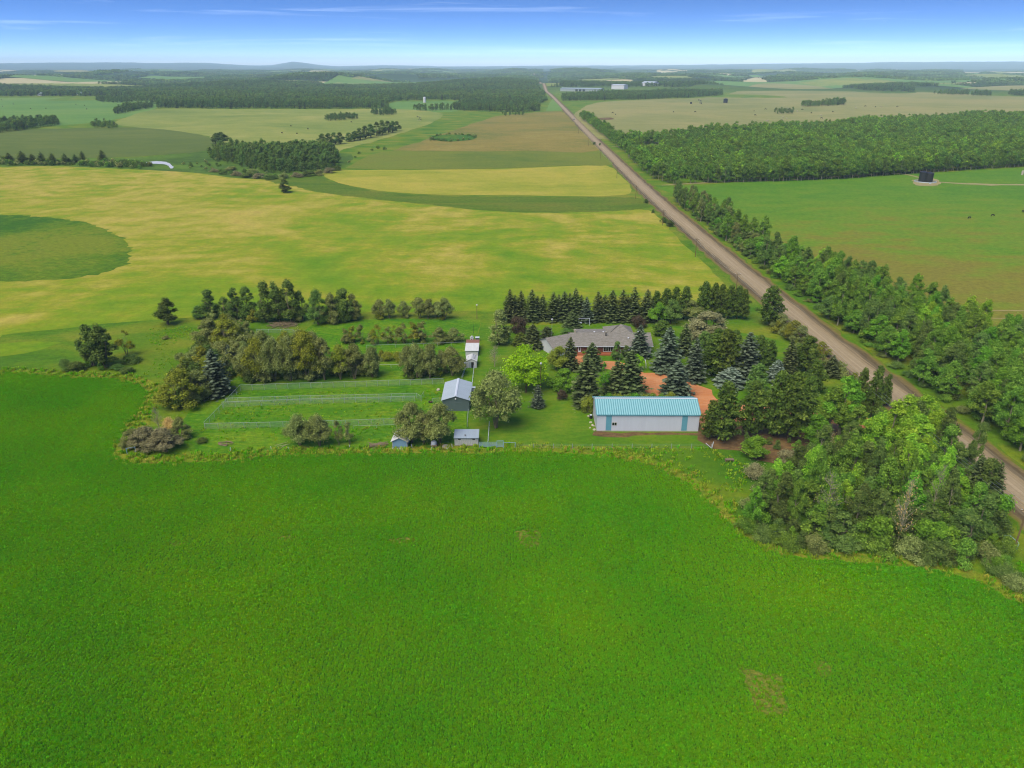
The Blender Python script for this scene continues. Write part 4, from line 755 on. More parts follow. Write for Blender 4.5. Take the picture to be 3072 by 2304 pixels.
thicket('brush under the willows beside the white sheds', px([(1215, 1136), (1375, 1130), (1370, 1108), (1220, 1112)]), 3.4, BRW, 64, .5, 1.0)
thicket('brush filling the thicket left of the pen', px([(520, 1226), (620, 1212), (660, 1170), (730, 1080), (715, 1030), (610, 1030), (570, 1090), (520, 1150)]), 3.4, BRW, 65, .7, 1.6)
thicket('brush along the foot of the tall poplar row', px([(590, 960), (800, 970), (1070, 966), (1070, 955), (800, 955), (590, 948)]), 4.2, BRW, 66, .5, 1.1)
thicket('brush under the short willow row', px([(1120, 960), (1345, 962), (1345, 950), (1120, 950)]), 4.5, BRW, 67, .45, .9)
thicket('bushes along the roadside edge of the yard', px([(2320, 985), (2420, 1050), (2520, 1120), (2640, 1210), (2610, 1215), (2480, 1120), (2380, 1050), (2310, 1000)]), 4.5, BRW, 68, .4, 1.0)
thicket('weedy brush between the crop margin and the grove', px([(2225, 1575), (2300, 1625), (2400, 1655), (2620, 1660), (2840, 1690), (2990, 1720), (3060, 1770), (3072, 1750), (2990, 1690), (2840, 1665), (2600, 1640), (2300, 1600)]), 2.6, BRA, 69, .25, .6)
thicket('low brush along the sparse paddock row', px([(1030, 1036), (1395, 1034), (1395, 1018), (1030, 1020)]), 4.2, BRW, 72, .35, .85)
thicket('yellowish brush behind the paddock willows', px([(1020, 1092), (1385, 1090), (1385, 1068), (1020, 1070)]), 4.6, BRW, 73, .3, .75)
thicket('brush between the tall poplars and the willow thicket', px([(600, 1010), (760, 1050), (760, 1000), (700, 965), (610, 965)]), 4.2, BRW, 74, .5, 1.2)
thicket('brush round the foot of the dark poplar clump', px([(245, 1112), (340, 1114), (345, 1095), (260, 1092)]), 3.2, BRA, 71, .3, .7)
thicket('brush on the shaded ground under the pines', px([(2150, 1335), (2300, 1345), (2480, 1380), (2620, 1330), (2480, 1270), (2300, 1300)]), 5.0, BRA, 70, .25, .6)
# mid-distance bluffs
for lab, q, sp_, hs in (('dark block of trees at the left edge of the far fields', [(-160, 294), (0, 288), (60, 280), (128, 270), (126, 263), (60, 266), (0, 268), (-160, 270)], 7, 1.0),
                        ('small oval bluff on the dark olive field', [(194, 276), (225, 278), (254, 277), (253, 272), (225, 270), (198, 271)], 6.5, .62),
                        ('row of trees leading to the long far wood', [(248, 248), (270, 244), (300, 238), (330, 233), (332, 228), (300, 231), (268, 237), (246, 243)], 7, 1.0),
                        ('low bluff at the far green field', [(208, 219), (250, 223), (325, 219), (325, 213), (250, 213), (210, 215)], 10, 1.0),
                        ('long dark wood across the far fields', [(338, 234), (500, 235), (700, 235), (838, 235), (838, 225), (700, 222), (500, 221), (340, 222)], 9, 1.1),
                        ('oval bluff on the pale hay field', [(702, 261), (720, 262), (772, 258), (774, 254), (740, 252), (704, 256)], 7, .75),
                        ('small ragged bluff near the far wood', [(801, 249), (830, 250), (858, 248), (856, 244), (830, 243), (802, 245)], 8, .8),
                        ('thin line of trees before the far meadow', [(890, 239), (930, 240), (980, 238), (980, 236), (890, 237)], 10, .9),
                        ('dark wood at the top of the brown field', [(975, 237), (1010, 240), (1080, 242), (1130, 243), (1168, 240), (1160, 226), (1080, 220), (1000, 226)], 8, 1.0),
                        ('purplish thicket on the brown field', [(1082, 251), (1130, 250), (1132, 246), (1085, 246)], 8, .5),
                        ('long dark wood right of the far road', [(1213, 219), (1300, 217), (1400, 215), (1500, 211), (1560, 206), (1558, 199), (1480, 199), (1360, 203), (1290, 205), (1215, 208)], 9, 1.0),
                        ('row of wind-bent trees on the dry pasture', [(1730, 231), (1780, 230), (1824, 227), (1822, 223), (1780, 226), (1732, 228)], 8, 1.0),
                        ('short row of trees on the dry pasture', [(1672, 247), (1714, 246), (1714, 243), (1674, 244)], 8, .8),
                        ('bluff on the far right pasture', [(2014, 204), (2060, 206), (2092, 206), (2092, 202), (2040, 200)], 12, 1.0),
                        ('second bluff on the far right pasture', [(2096, 207), (2140, 208), (2140, 203), (2100, 203)], 12, 1.0),
                        ('bluff at the right edge of the far pasture', [(2178, 206), (2230, 209), (2290, 207), (2230, 201), (2180, 202)], 12, 1.1)):
    woods('woods', [ov(q)], sp_, DT, lab, hs, int(abs(q[0][0])) + 11)
# far forest mass: trees to 4 km, leafy clumps of canopy beyond
farL = ov([(-700, 208), (-150, 209), (200, 208), (290, 210), (340, 222), (500, 221), (700, 222), (838, 224), (850, 219), (940, 216), (1040, 217), (1080, 220), (1165, 226), (1183, 218), (1176, 200), (1168, 190)])
farR = ov([(1190, 188), (1300, 187), (1480, 190), (1640, 183), (1735, 187), (1779, 189), (1865, 196), (1972, 199), (1974, 189), (2063, 188), (2212, 185), (2700, 183)])
def rayto(p, d): p = np.array(p); return tuple(p / np.linalg.norm(p) * d)
def far_poly(front, d): return front + [rayto(q, d) for q in reversed(front)]
skip = M.pop('_far')
def cull(x, y):
    k = np.abs(x) < .76 * y + 100
    for q in skip: k &= ~inside(x, y, q)
    k &= np.abs(x - np.interp(y, _rp[:, 1], _rp[:, 0])) > 24
    return k
CL = []
for kq in range(4):
    r = np.random.default_rng(300 + kq); C, N, V = [], [], []
    for t in range(16):
        a = r.uniform(-22, 22, 2); m = 34; d = sph(m, r); d[:, 2] = np.abs(d[:, 2]); hh = r.uniform(6, 12)
        C.append(np.array([a[0], a[1], hh * .5]) + d * np.array([5, 5, hh * .55])); N.append(d + r.normal(0, .4, (m, 3))); V.append(np.clip(r.normal(.5, .2) + r.normal(0, .15, m), 0, 1))
    C, N, V = map(np.concatenate, (C, N, V)); CL.append(shape('canopy_shape', leaf_mesh('canopy_shape', C, N, np.full(len(C), 3.4), V, r, 1.2, ['woodfar_leaves'])))
for nm, fr in (('left', farL), ('right', farR)):
    pol = far_poly(fr, 4300); x, y = fill(pol, 16 if nm == 'left' else 17, .48, 31); k = cull(x, y) & (np.hypot(x, y) < 4300); x, y = x[k], y[k]
    r = np.random.default_rng(8); s = r.uniform(.8, 1.25, len(x)) * 1.05; w_ = s * r.uniform(1.5, 2.1, len(x))
    scatter('forest', x, y, T(x, y) - .5, np.stack([w_, w_, s], 1), DT, f'blue-green forest stretching away {nm} of the far road', 'forest', 8)
    pol = far_poly(fr, 11000); x, y = fill(pol, 46, .5, 33); rr = np.hypot(x, y); k = cull(x, y) & (rr >= 4200) & (rr < 11000); x, y = x[k], y[k]
    nz_ = np.sin(x / 310 + 1.3 * np.sin(y / 540)) + np.sin(y / 420 + x / 900) + .8 * np.sin(x / 130 - y / 260); k = nz_ > -1.15; x, y = x[k], y[k]
    s = r.uniform(.75, 1.25, len(x)); scatter('forest', x, y, T(x, y) - 1, np.stack([s * 1.1, s * 1.1, s * 1.1], 1), CL, f'hazy distant forest on the horizon {nm} of the road', 'forest', 9)
# crop plants, rough margin grass
TU = []
def tuft(seed, h, w, n, mat, lean=.5):
    r = np.random.default_rng(seed); v, f = [], []
    for i in range(n):
        an = r.uniform(0, 6.28); b = r.uniform(-w / 2, w / 2, 2); hh = h * r.uniform(.6, 1.1); d = np.array([math.cos(an), math.sin(an)]); s = np.array([-d[1], d[0]]) * r.uniform(.03, .06) * (w / .4)
        tip = b + d * hh * lean * r.uniform(.4, 1.2); k = len(v); mid = b + d * hh * lean * .35
        v += [(*(b - s * .6), 0), (*(b + s * .6), 0), (*(mid + s), hh * .65), (*(mid - s), hh * .65), (*tip, hh * r.uniform(.75, 1))]; f += [(k, k + 1, k + 2, k + 3), (k + 3, k + 2, k + 4)]
    me = bpy.data.meshes.new('tuft_shape'); me.from_pydata(v, [], f); me.materials.append(M[mat])
    at = me.attributes.new('v', 'FLOAT', 'FACE'); at.data.foreach_set('value', np.repeat(np.clip(r.normal(.5, .22, n), 0, 1), 2).astype(np.float32)); return shape('tuft_shape', me)
x, y = fill(CROP[(CROP[:, 1] > -90)], .30, .5, 41); x = np.round(x / .62) * .62 + np.random.default_rng(12).normal(0, .13, len(x))
pxx = CX + F * x / (y * cp + H * sp); pyy = CY + F * (-y * sp + H * cp) / (y * cp + H * sp); k = (pxx > -60) & (pxx < 3130) & (pyy < 2360) & (y > 20); x, y = x[k], y[k]
bp = np.array(px([(2213, 2000), (2345, 2030), (2370, 2130), (2360, 2150), (2270, 2140), (2230, 2040)])); k = ~inside(x, y, bp) | (np.random.default_rng(2).random(len(x)) < .28)
for q_ in ([(820, 1612), (880, 1606), (910, 1618), (850, 1626)], [(1160, 1618), (1220, 1612), (1265, 1622), (1230, 1634), (1175, 1630)], [(500, 1628), (545, 1622), (560, 1634), (520, 1640)], [(1545, 1590), (1600, 1586), (1625, 1600), (1618, 1640), (1580, 1645), (1550, 1625)], [(2440, 1990), (2480, 1986), (2500, 2010), (2460, 2030)]): k &= ~inside(x, y, np.array(px(q_))) | (np.random.default_rng(3).random(len(x)) < .45)
x, y = x[k], y[k]
r = np.random.default_rng(5); s = r.uniform(.75, 1.3, len(x)) * (1 + .12 * np.sin(x / 9 + np.sin(y / 7)) + .1 * np.sin(y / 5))
scatter('crop_plants', x, y, np.full(len(x), .05), np.stack([s, s, s * r.uniform(.8, 1.2, len(x))], 1), [tuft(400 + i, .34, .44, 14, 'crop_leaves', .7) for i in range(5)], 'dense green crop plants covering the foreground field', 'crop', 6)
mq = np.concatenate([Q + nrm * o_ for o_ in np.arange(-.3, 3.6, .42)]); mq = mq + r.normal(0, .35, mq.shape); mq = np.concatenate([mq, mq + r.normal(0, .8, mq.shape), mq + r.normal(0, .8, mq.shape)])
s = r.uniform(.6, 1.6, len(mq)); k = r.random(len(mq)) < .8
scatter('rough_grass', mq[k, 0], mq[k, 1], np.full(k.sum(), .03), np.stack([s, s, s], 1)[k], [tuft(420 + i, .62, .6, 12, m_, .5) for i, m_ in enumerate(('weed_leaves', 'weed_leaves', 'straw_leaves', 'crop_leaves', 'crop_leaves', 'weed_leaves', 'crop_leaves', 'weed_leaves'))], 'tall yellowish grass along the crop edge', 'grass', 7)
# weeds on the rough ground round the paddock and before the shed
for lab, q, spg, sz, seed in (('rough weedy grass between the shed fence and the crop', px([(1440, 1350), (1600, 1340), (2140, 1342), (2250, 1400), (2235, 1470), (2200, 1480), (2100, 1440), (1950, 1390), (1700, 1362)]), .8, .75, 51),
                         ('rough grass round the paddock fences', px([(395, 1360), (600, 1355), (900, 1352), (1400, 1345), (1400, 1355), (900, 1366), (560, 1378), (420, 1385)]), .8, .7, 52),
                         ('rough grass left of the thicket', px([(180, 1125), (420, 1130), (480, 1060), (420, 990), (560, 970), (600, 1000), (560, 1090), (500, 1180), (470, 1250), (395, 1330), (360, 1330), (450, 1190), (440, 1160)]), 1.0, .5, 53),
                         ('paddock grass tufts', px([(600, 1290), (700, 1180), (1330, 1170), (1320, 1320), (620, 1330)]), 1.3, .55, 54)):
    x, y = fill(q, spg, .5, seed); rr_ = np.random.default_rng(seed); n1 = np.sin(x / 4 + np.sin(y / 3)) + np.sin(y / 5 - x / 7); k = rr_.random(len(x)) < .45 + .25 * n1; x, y = x[k], y[k]; s = rr_.uniform(.5, 1.4, len(x)) * sz
    scatter('rough_grass', x, y, np.full(len(x), .03), np.stack([s * 1.3, s * 1.3, s], 1), [tuft(440 + i, .6, .9, 12, m_, .6) for i, m_ in enumerate(('weed_leaves', 'crop_leaves', 'crop_leaves', 'weed_leaves'))], lab, 'grass', seed)
# ------------------------------------------------------------------ buildings
plain('white_metal', (222, 229, 238), .45, .04, .6, .4, streak=(1.5, 1.5, .15)); plain('cyan_roof', (158, 214, 218), .35, .06, .5, .5, streak=(.6, .3, 1)); plain('cyan_rib_shade', (112, 178, 192), .5, .1, 1, .3); plain('cyan_panel', (112, 180, 204), .45, .05, 1, .4)
plain('white_trim', (226, 236, 242), .5, .04, 2); plain('concrete', (186, 180, 168), .9, .12, 2); plain('glass_dark', (24, 30, 36), .12, .1, 1, .6); plain('window_frame', (230, 230, 226), .5, .04, 2)
plain('grey_roof', (168, 184, 200), .45, .07, .8, .45, streak=(1, .2, 1)); plain('slate_wall', (92, 112, 124), .6, .06, 1, streak=(2, 2, .2)); plain('white_wall', (216, 222, 222), .7, .08, 1.5)
plain('weathered_white', (192, 196, 194), .85, .24, 1.8, .2, streak=(2.5, 2.5, .5)); plain('blue_boards', (134, 174, 204), .8, .2, 2.5, .2, streak=(.6, .6, 6)); plain('old_white_roof', (224, 226, 222), .7, .1, 1.6, streak=(1, .4, 1))
plain('rust_roof', (150, 104, 98), .85, .15, 2); plain('wood_deck', (168, 92, 66), .8, .15, 2, streak=(.4, 4, 1)); plain('grey_wood', (142, 128, 112), .9, .25, 3, .1, streak=(1, 1, 6)); plain('pole_wood', (136, 116, 92), .9, .2, 2, .1, streak=(4, 4, .5))
plain('galvanised', (176, 190, 194), .4, .08, 3, .5); plain('blue_pipe', (150, 188, 206), .5, .1, 3); plain('black_tank', (38, 40, 44), .5, .15, .8, .4, streak=(1, 1, .2)); plain('brown_wood', (104, 82, 66), .9, .25, 3, .1); plain('cow_hide', (26, 24, 24), .8, .2, 2); plain('pale_hide', (206, 196, 178), .8, .15, 2)
plain('bale_straw', (92, 84, 56), .95, .25, 2); plain('rock', (200, 194, 180), .9, .2, 1.5); plain('tyre_rubber', (34, 34, 36), .85, .1, 3); plain('car_red', (120, 44, 40), .35, .05, 1, .5); plain('car_grey', (150, 152, 156), .35, .05, 1, .5); plain('green_plastic', (46, 96, 92), .5, .05, 2); plain('lamp_white', (235, 238, 238), .4, .02, 2); plain('door_white', (236, 238, 238), .5, .03, 2); plain('dark_inside', (24, 20, 20), .9, .1, 1)
cl = NT('chain_link'); d_ = cl.n('ShaderNodeBsdfDiffuse', {'Color': S(186, 204, 204)}); t_ = cl.n('ShaderNodeBsdfTransparent'); mx_ = cl.n('ShaderNodeMixShader', {0: .14, 1: t_.outputs[0], 2: d_.outputs[0]}); cl.t.links.new(mx_.outputs[0], cl.out.inputs[0]); M['chain_link'] = cl.m
sh = NT('shingles_mat'); tc = sh.n('ShaderNodeTexCoord').outputs['Object']; br = sh.n('ShaderNodeTexBrick', {'Vector': tc, 'Color1': S(158, 153, 154), 'Color2': S(138, 134, 134), 'Mortar': S(118, 112, 112), 'Scale': 1., 'Mortar Size': .02, 'Brick Width': .9, 'Row Height': .28})
n_1 = sh.noise(tc, 3.5, 4, .7); M['shingles'] = sh.done(sh.val(br.outputs['Color'], sh.mapr(n_1, .3, .7, .84, 1.16)), .9, .15, n_1, .2, .03)
bk = NT('brick_mat'); tc = bk.n('ShaderNodeTexCoord').outputs['Object']; mp = bk.mapping(tc, (1, 1, 1), (math.pi / 2, 0, 0)); b2 = bk.n('ShaderNodeTexBrick', {'Vector': mp, 'Color1': S(124, 62, 52), 'Color2': S(98, 50, 44), 'Mortar': S(140, 110, 98), 'Scale': 1., 'Mortar Size': .012, 'Brick Width': .26, 'Row Height': .09}); M['brick_wall'] = bk.done(b2.outputs['Color'], .85, .2)

def window(t, x0, x1, y, z0, z1, n=2, fr=.09, dy=-1):
    f = MB(); s = .06 * dy
    for a, b, c, d in ((x0 - fr, x1 + fr, z0 - fr, z0), (x0 - fr, x1 + fr, z1, z1 + fr), (x0 - fr, x0, z0, z1), (x1, x1 + fr, z0, z1)): f.box(a, b, min(y, y + s), max(y, y + s), c, d)
    w = (x1 - x0) / n
    for k in range(1, n): f.box(x0 + w * k - .04, x0 + w * k + .04, min(y, y + s), max(y, y + s), z0, z1)
    o = f.build('window', 'window_frame', t)
    for k in range(n): MB().box(x0 + w * k + (.04 if k else 0), x0 + w * (k + 1) - (.04 if k < n - 1 else 0), min(y, y + s * .35), max(y, y + s * .35), z0, z1).build('pane', 'glass_dark', o)
    return o
# --- blue roofed machine shed
a, b = G(1790, 1294), G(2094, 1295); L, D, He, rise = (b - a).length, 10.6, 4.87, 1.95
t = thing('machine_shed', 'long white metal shed with cyan ribbed roof beside the lawn', 'shed', a, math.atan2(b.y - a.y, b.x - a.x))
MB().gable(0, L, 0, D, .25, He, He + rise - .04).build('wall', 'white_metal', t); MB().box(-.06, L + .06, -.06, D + .06, -.1, .25).build('foundation', 'concrete', t)
def rib_roof(t, x0, x1, y0, y1, ze, zr, n, mat, over=.25, along='x', rib=.16, name='roof'):
    """two roof slopes of sheet metal with standing ribs; ridge along x"""
    ym = (y0 + y1) / 2; sl = (zr - ze) / (ym - y0)
    for s in (-1, 1):
        ye = ym + s * (ym - y0 + over); zl = ze - sl * over; m = MB()
        A, B, C_, D_ = Vector((x0 - over, ye, zl)), Vector((x1 + over, ye, zl)), Vector((x1 + over, ym, zr)), Vector((x0 - over, ym, zr))
        if s < 0: m.slab(A, B, C_, D_, .07)
        else: m.slab(D_, C_, B, A, .07)
        nv = Vector((0, s * sl, 1)).normalized()
        for k in range(n + 1):
            x = x0 - over + (x1 - x0 + 2 * over) * k / n; p, q = Vector((x, ye, zl)) + nv * .07, Vector((x, ym, zr)) + nv * .07
            w = min(.12, (x1 - x0) / n * .28); i = len(m.v)
            m.v += [tuple(p + Vector((-w, 0, 0))), tuple(p + nv * rib + Vector((-w * .4, 0, 0))), tuple(p + nv * rib + Vector((w * .4, 0, 0))), tuple(p + Vector((w, 0, 0))), tuple(q + Vector((-w, 0, 0))), tuple(q + nv * rib + Vector((-w * .4, 0, 0))), tuple(q + nv * rib + Vector((w * .4, 0, 0))), tuple(q + Vector((w, 0, 0)))]
            m.f += [(i, i + 4, i + 5, i + 1), (i + 1, i + 5, i + 6, i + 2), (i + 2, i + 6, i + 7, i + 3), (i, i + 1, i + 2, i + 3)]
        m.build(name, mat, t)
    c = MB(); c.slab((x0 - over - .02, ym - .28, zr - sl * .28 + .19), (x1 + over + .02, ym - .28, zr - sl * .28 + .19), (x1 + over + .02, ym, zr + .19), (x0 - over - .02, ym, zr + .19), .03); c.slab((x0 - over - .02, ym, zr + .19), (x1 + over + .02, ym, zr + .19), (x1 + over + .02, ym + .28, zr - sl * .28 + .19), (x0 - over - .02, ym + .28, zr - sl * .28 + .19), .03)
    c.build('ridge_cap', 'white_trim', t)
rib_roof(t, 0, L, 0, D, He, He + rise, 46, 'cyan_rib_shade', rib=.10)  # darker teal base and ribs paint in the shadow lines along the ribs
sl_ = rise / (D / 2); nv_ = Vector((0, -sl_, 1)).normalized(); pw = (L + .5) / 46; pm_ = None
for k in range(46):                                  # pale roof sheets; the gaps leave the painted rib shade showing
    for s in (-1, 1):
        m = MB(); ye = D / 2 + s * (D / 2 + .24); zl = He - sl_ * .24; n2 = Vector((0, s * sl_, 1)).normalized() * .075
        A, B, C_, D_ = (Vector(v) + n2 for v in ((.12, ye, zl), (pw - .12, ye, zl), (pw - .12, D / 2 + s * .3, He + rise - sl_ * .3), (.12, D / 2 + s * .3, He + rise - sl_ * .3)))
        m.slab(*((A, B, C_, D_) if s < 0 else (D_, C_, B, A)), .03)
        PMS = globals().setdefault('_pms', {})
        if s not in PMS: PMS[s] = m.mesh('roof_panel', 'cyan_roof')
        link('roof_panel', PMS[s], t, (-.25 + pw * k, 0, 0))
for x in (0, L):
    m = MB(); s = -1 if x == 0 else 1; xo = x + s * .27
    for sg in (-1, 1): m.slab((xo - .04, D / 2 + sg * (D / 2 + .27), He - .35), (xo + .04, D / 2 + sg * (D / 2 + .27), He - .35), (xo + .04, D / 2, He + rise - .24), (xo - .04, D / 2, He + rise - .24), .22 * (-sg))
    m.build('rake_trim', 'white_trim', t)
for x0, x1 in ((2.25, 3.65), (L - 4.35, L - 2.95)): MB().box(x0, x1, -.05, 0, .3, He - .03).build('cyan_panel', 'cyan_panel', t)
MB().box(-.2, L + .2, -.32, -.2, He - .22, He - .08).build('gutter', 'cyan_panel', t)
for k in range(1, 40): pass
rb = MB()
for k in range(int(L / .9)):
    x = .3 + k * .9
    if not (2.1 < x < 3.8 or L - 4.5 < x < L - 2.8 or 3.6 < x < 5.2): rb.box(x - .03, x + .03, -.03, 0, .26, He - .05)
rb.build('wall_rib', 'white_metal', t); window(t, 3.85, 4.95, -.01, 1.75, 2.55, 2)
# --- ranch house
g0 = G(1724, 1060); hx, hy = g0.x - .8, g0.y
t = thing('ranch_house', 'long low brick house with grey-brown shingle roof among spruces', 'house', (hx, hy, 0))
HL, HD, HE, HP = 25.5, 12., 2.75, .36; HR = HE + HD / 2 * HP
MB().gable(0, HL, 0, HD, 0, HE, HR - .05).build('wall', 'brick_wall', t)
MB().box(16.6, HL - .02, -.05, .2, 0, HE - .02).build('side_wall', 'white_wall', t)
def shingle_roof(t, x0, x1, y0, y1, ze, zr, over=.55, name='roof'):
    ym = (y0 + y1) / 2; sl = (zr - ze) / (ym - y0); m = MB()
    for s in (-1, 1):
        ye = ym + s * (ym - y0 + over); zl = ze - sl * over
        A, B, C_, D_ = (x0 - over, ye, zl), (x1 + over, ye, zl), (x1 + over, ym, zr), (x0 - over, ym, zr)
        m.slab(*((A, B, C_, D_) if s < 0 else (D_, C_, B, A)), .12)
    o = m.build(name, 'shingles', t); f = MB()
    for s in (-1, 1): ye = ym + s * (ym - y0 + over + .03); f.box(x0 - over, x1 + over, min(ye, ye + s * .1), max(ye, ye + s * .1), ze - sl * over - .1, ze - sl * over + .1)
    f.build('fascia', 'white_trim', o); return o
rf = shingle_roof(t, 0, HL, 0, HD, HE, HR)
for x, y, z0, h, w, mt in ((1.2, 6.3, HR - .2, 1.0, .3, 'concrete'), (11.2, 4.4, HR - .7, 1.5, .16, 'tyre_rubber')):
    c = MB().box(x - w, x + w, y - w, y + w, z0, z0 + h).build('chimney', mt, rf); MB().box(x - w - .1, x + w + .1, y - w - .1, y + w + .1, z0 + h, z0 + h + .15).build('chimney_cap', 'concrete', rf)
for x, y in ((7.6, 6.4), (10.6, 6.6), (18.4, 3.1), (20.2, 2.6), (22, 6.2)): MB().lathe([(.2, 0), (.2, .35), (.3, .36), (.26, .48)], 8, (x, y, HR - abs(y - 6) * HP)).build('roof_vent', 'lamp_white', rf)
MB().box(1.9, 2.75, -.08, -.001, .45, 2.45).build('front_door', 'door_white', t); MB().box(2.1, 2.55, -.12, -.081, 1.0, 2.2).build('door_pane', 'glass_dark', t)
window(t, 10.1, 13.1, -.02, .75, 2.15, 4, .12); window(t, 5.2, 6.8, -.02, 1.0, 2.1, 2); window(t, 18.5, 21.5, -.06, .9, 2.1, 3)
m = MB(); m.box(.4, 14.4, -2.1, -.13, .3, .42)
for k in range(9): m.box(.5 + k * 1.7, .64 + k * 1.7, -2.05, -1.9, 0, .3)
dk = m.build('deck', 'wood_deck', t); MB().box(.5, 14.3, -2.14, -2.08, 0, .29).build('deck_skirt', 'wood_deck', dk)
wg = link('house_wing', None, t, (1.0, 6.2, 0)); wg.rotation_euler = (0, 0, math.radians(28 + 180))      # the angled wing; local x runs out along its ridge
MB().gable(0, 10.6, -5.0, 5.0, 0, HE - .03, HR - .12).build('wing_wall', 'white_wall', wg)
ww = shingle_roof(wg, -1.2, 10.6, -5.0, 5.0, HE - .03, HR - .06, .5, 'wing_roof')
rr2 = MB(); rr2.slab((1.5, 6.05, HR - .02), (11.8, 6.05, HR - .02), (11.8, 11.8, HR - .75), (1.5, 11.8, HR - .75), .1); rr2.build('rear_roof', 'shingles', t); MB().box(1.7, 11.6, 7, 11.5, 0, HR - 1.0).build('rear_wall', 'brick_wall', t)
MB().box(12.2, 21, 9, 18, 0, 2.7).build('rear_wing_wall', 'brick_wall', t)
m = MB(); zt = 5.25; P4 = [(11.7, 8.3, 2.75), (21.5, 8.3, 2.75), (21.5, 18.5, 2.75), (11.7, 18.5, 2.75)]; R1, R2 = (16.0, 12.8, zt), (17.4, 14, zt)
m.quad(P4[0], P4[1], R2, R1); m.quad(P4[1], P4[2], R2); m.quad(P4[2], P4[3], R1, R2); m.quad(P4[3], P4[0], R1); m.quad(*reversed(P4)); m.build('rear_wing_roof', 'shingles', t)
for n, (x, mt) in enumerate(((1.0, 'spruce_needles'), (3.4, 'green_leaves'), (8.6, 'spruce_needles')), 1): plant('shrub', mt, (hx + x, hy - 1.2, .42), .8, 1.1, 'potted_plant', f'{nth(n)} potted plant from the left on the red house deck', 'plant', 'potted plants on the house deck')
# --- grey metal shed, ridge running away from the camera
f1, f2 = G(1325, 1200, 3.3), G(1409, 1200, 3.3); wv = f2.x - f1.x
t = thing('metal_shed', 'grey gabled metal shed with pale corrugated roof behind the willows', 'shed', (f1.x + wv / 2, f1.y, 0), math.pi / 2)
MB().gable(0, 11.6, -wv / 2 + .15, wv / 2 - .15, 0, 3.25, 4.38).build('wall', 'slate_wall', t); rib_roof(t, 0, 11.6, -wv / 2 + .15, wv / 2 - .15, 3.3, 4.45, 30, 'grey_roof', .25, rib=.05)
MB().lathe([(.05, 0), (.2, .05), (.22, .25), (.1, .32)], 8, (-.25, 0, 3.55)).build('wall_lamp', 'lamp_white', t); MB().box(-.06, 0, -1.6, 1.6, .02, 2.6).build('door', 'slate_wall', t)
g = G(1420, 1172); t2 = thing('utility_box', 'small white box standing against the grey metal shed', 'box', g); MB().box(-.55, .55, -.4, .4, 0, 1.0).build('body', 'white_wall', t2); MB().box(-.62, .62, -.47, .47, 1.0, 1.1).build('lid', 'white_trim', t2)
g = G(1408, 1222); t2 = thing('barrel', 'dark green barrel by the corner of the grey shed', 'barrel', g); MB().lathe([(.5, 0), (.54, .1), (.5, .6), (.54, 1.1), (.5, 1.15)], 14).build('body', 'green_plastic', t2); MB().lathe([(.46, 1.151), (.46, 1.18)], 14).build('lid', 'tyre_rubber', t2)
# --- blue hut
a, b = G(1178, 1346), G(1222, 1346); wv = b.x - a.x
t = thing('blue_hut', 'small peeling blue hut with white gable roof by the crop edge', 'hut', (a.x + wv / 2, a.y + .1, 0), math.pi / 2 - .06)
MB().gable(0, 4.6, -wv / 2, wv / 2, .25, 2.1, 2.98).build('wall', 'blue_boards', t)
m = MB(); sl = .88 / (wv / 2)
for s in (-1, 1):
    ye = s * (wv / 2 + .35); zl = 2.1 - sl * .35; A, B, C_, D_ = (-.4, ye, zl), (4.95, ye, zl), (4.95, 0, 3.0), (-.4, 0, 3.0); m.slab(*((A, B, C_, D_) if s < 0 else (D_, C_, B, A)), .07)
m.build('roof', 'old_white_roof', t); MB().box(-.5, -.05, -wv / 2 - .1, wv / 2 + .1, 0, .22).build('step', 'weathered_white', t)
for k in range(7): MB().box(-.03, 0, -wv / 2 + .02, wv / 2 - .02, .3 + k * .26, .3 + k * .26 + .22).build('plank', 'blue_boards', t)
for s in (-1, 1): MB().box(-.07, -.031, s * (wv / 2) - .08, s * (wv / 2) + .08, .25, 2.05).build('corner_trim', 'weathered_white', t)
# --- weathered white hut
a, b = G(1364, 1338), G(1435, 1338); L = (b - a).length
t = thing('white_hut', 'weathered white hut with flat sloping metal roof beside the blue gate', 'hut', a)
m = MB(); i = 0; m.v += [(0, 0, 0), (L, 0, 0), (L, 3.3, 0), (0, 3.3, 0), (0, 0, 2.3), (L, 0, 2.3), (L, 3.3, 2.75), (0, 3.3, 2.75)]; m.f += [(0, 1, 5, 4), (1, 2, 6, 5), (2, 3, 7, 6), (3, 0, 4, 7), (4, 5, 6, 7)]; m.build('wall', 'weathered_white', t)
m = MB(); m.slab((-.15, -.3, 2.27), (L + .15, -.3, 2.27), (L + .15, 3.5, 2.79), (-.15, 3.5, 2.79), .08)
for k in range(9): x = .1 + k * (L - .2) / 8; m.slab((x - .03, -.3, 2.352), (x + .03, -.3, 2.352), (x + .03, 3.5, 2.872), (x - .03, 3.5, 2.872), .04)
m.build('roof', 'grey_roof', t)
for x in (.9, 4.4): MB().box(x, x + .65, -.04, -.001, 1.75, 2.05).build('window', 'glass_dark', t)
MB().tube([(2.6, .5, 2.4), (2.6, .5, 3.0)], .1, 8).build('stove_pipe', 'brown_wood', t); MB().box(.1, L - .1, -.05, -.001, .02, .18).build('base_board', 'grey_wood', t)
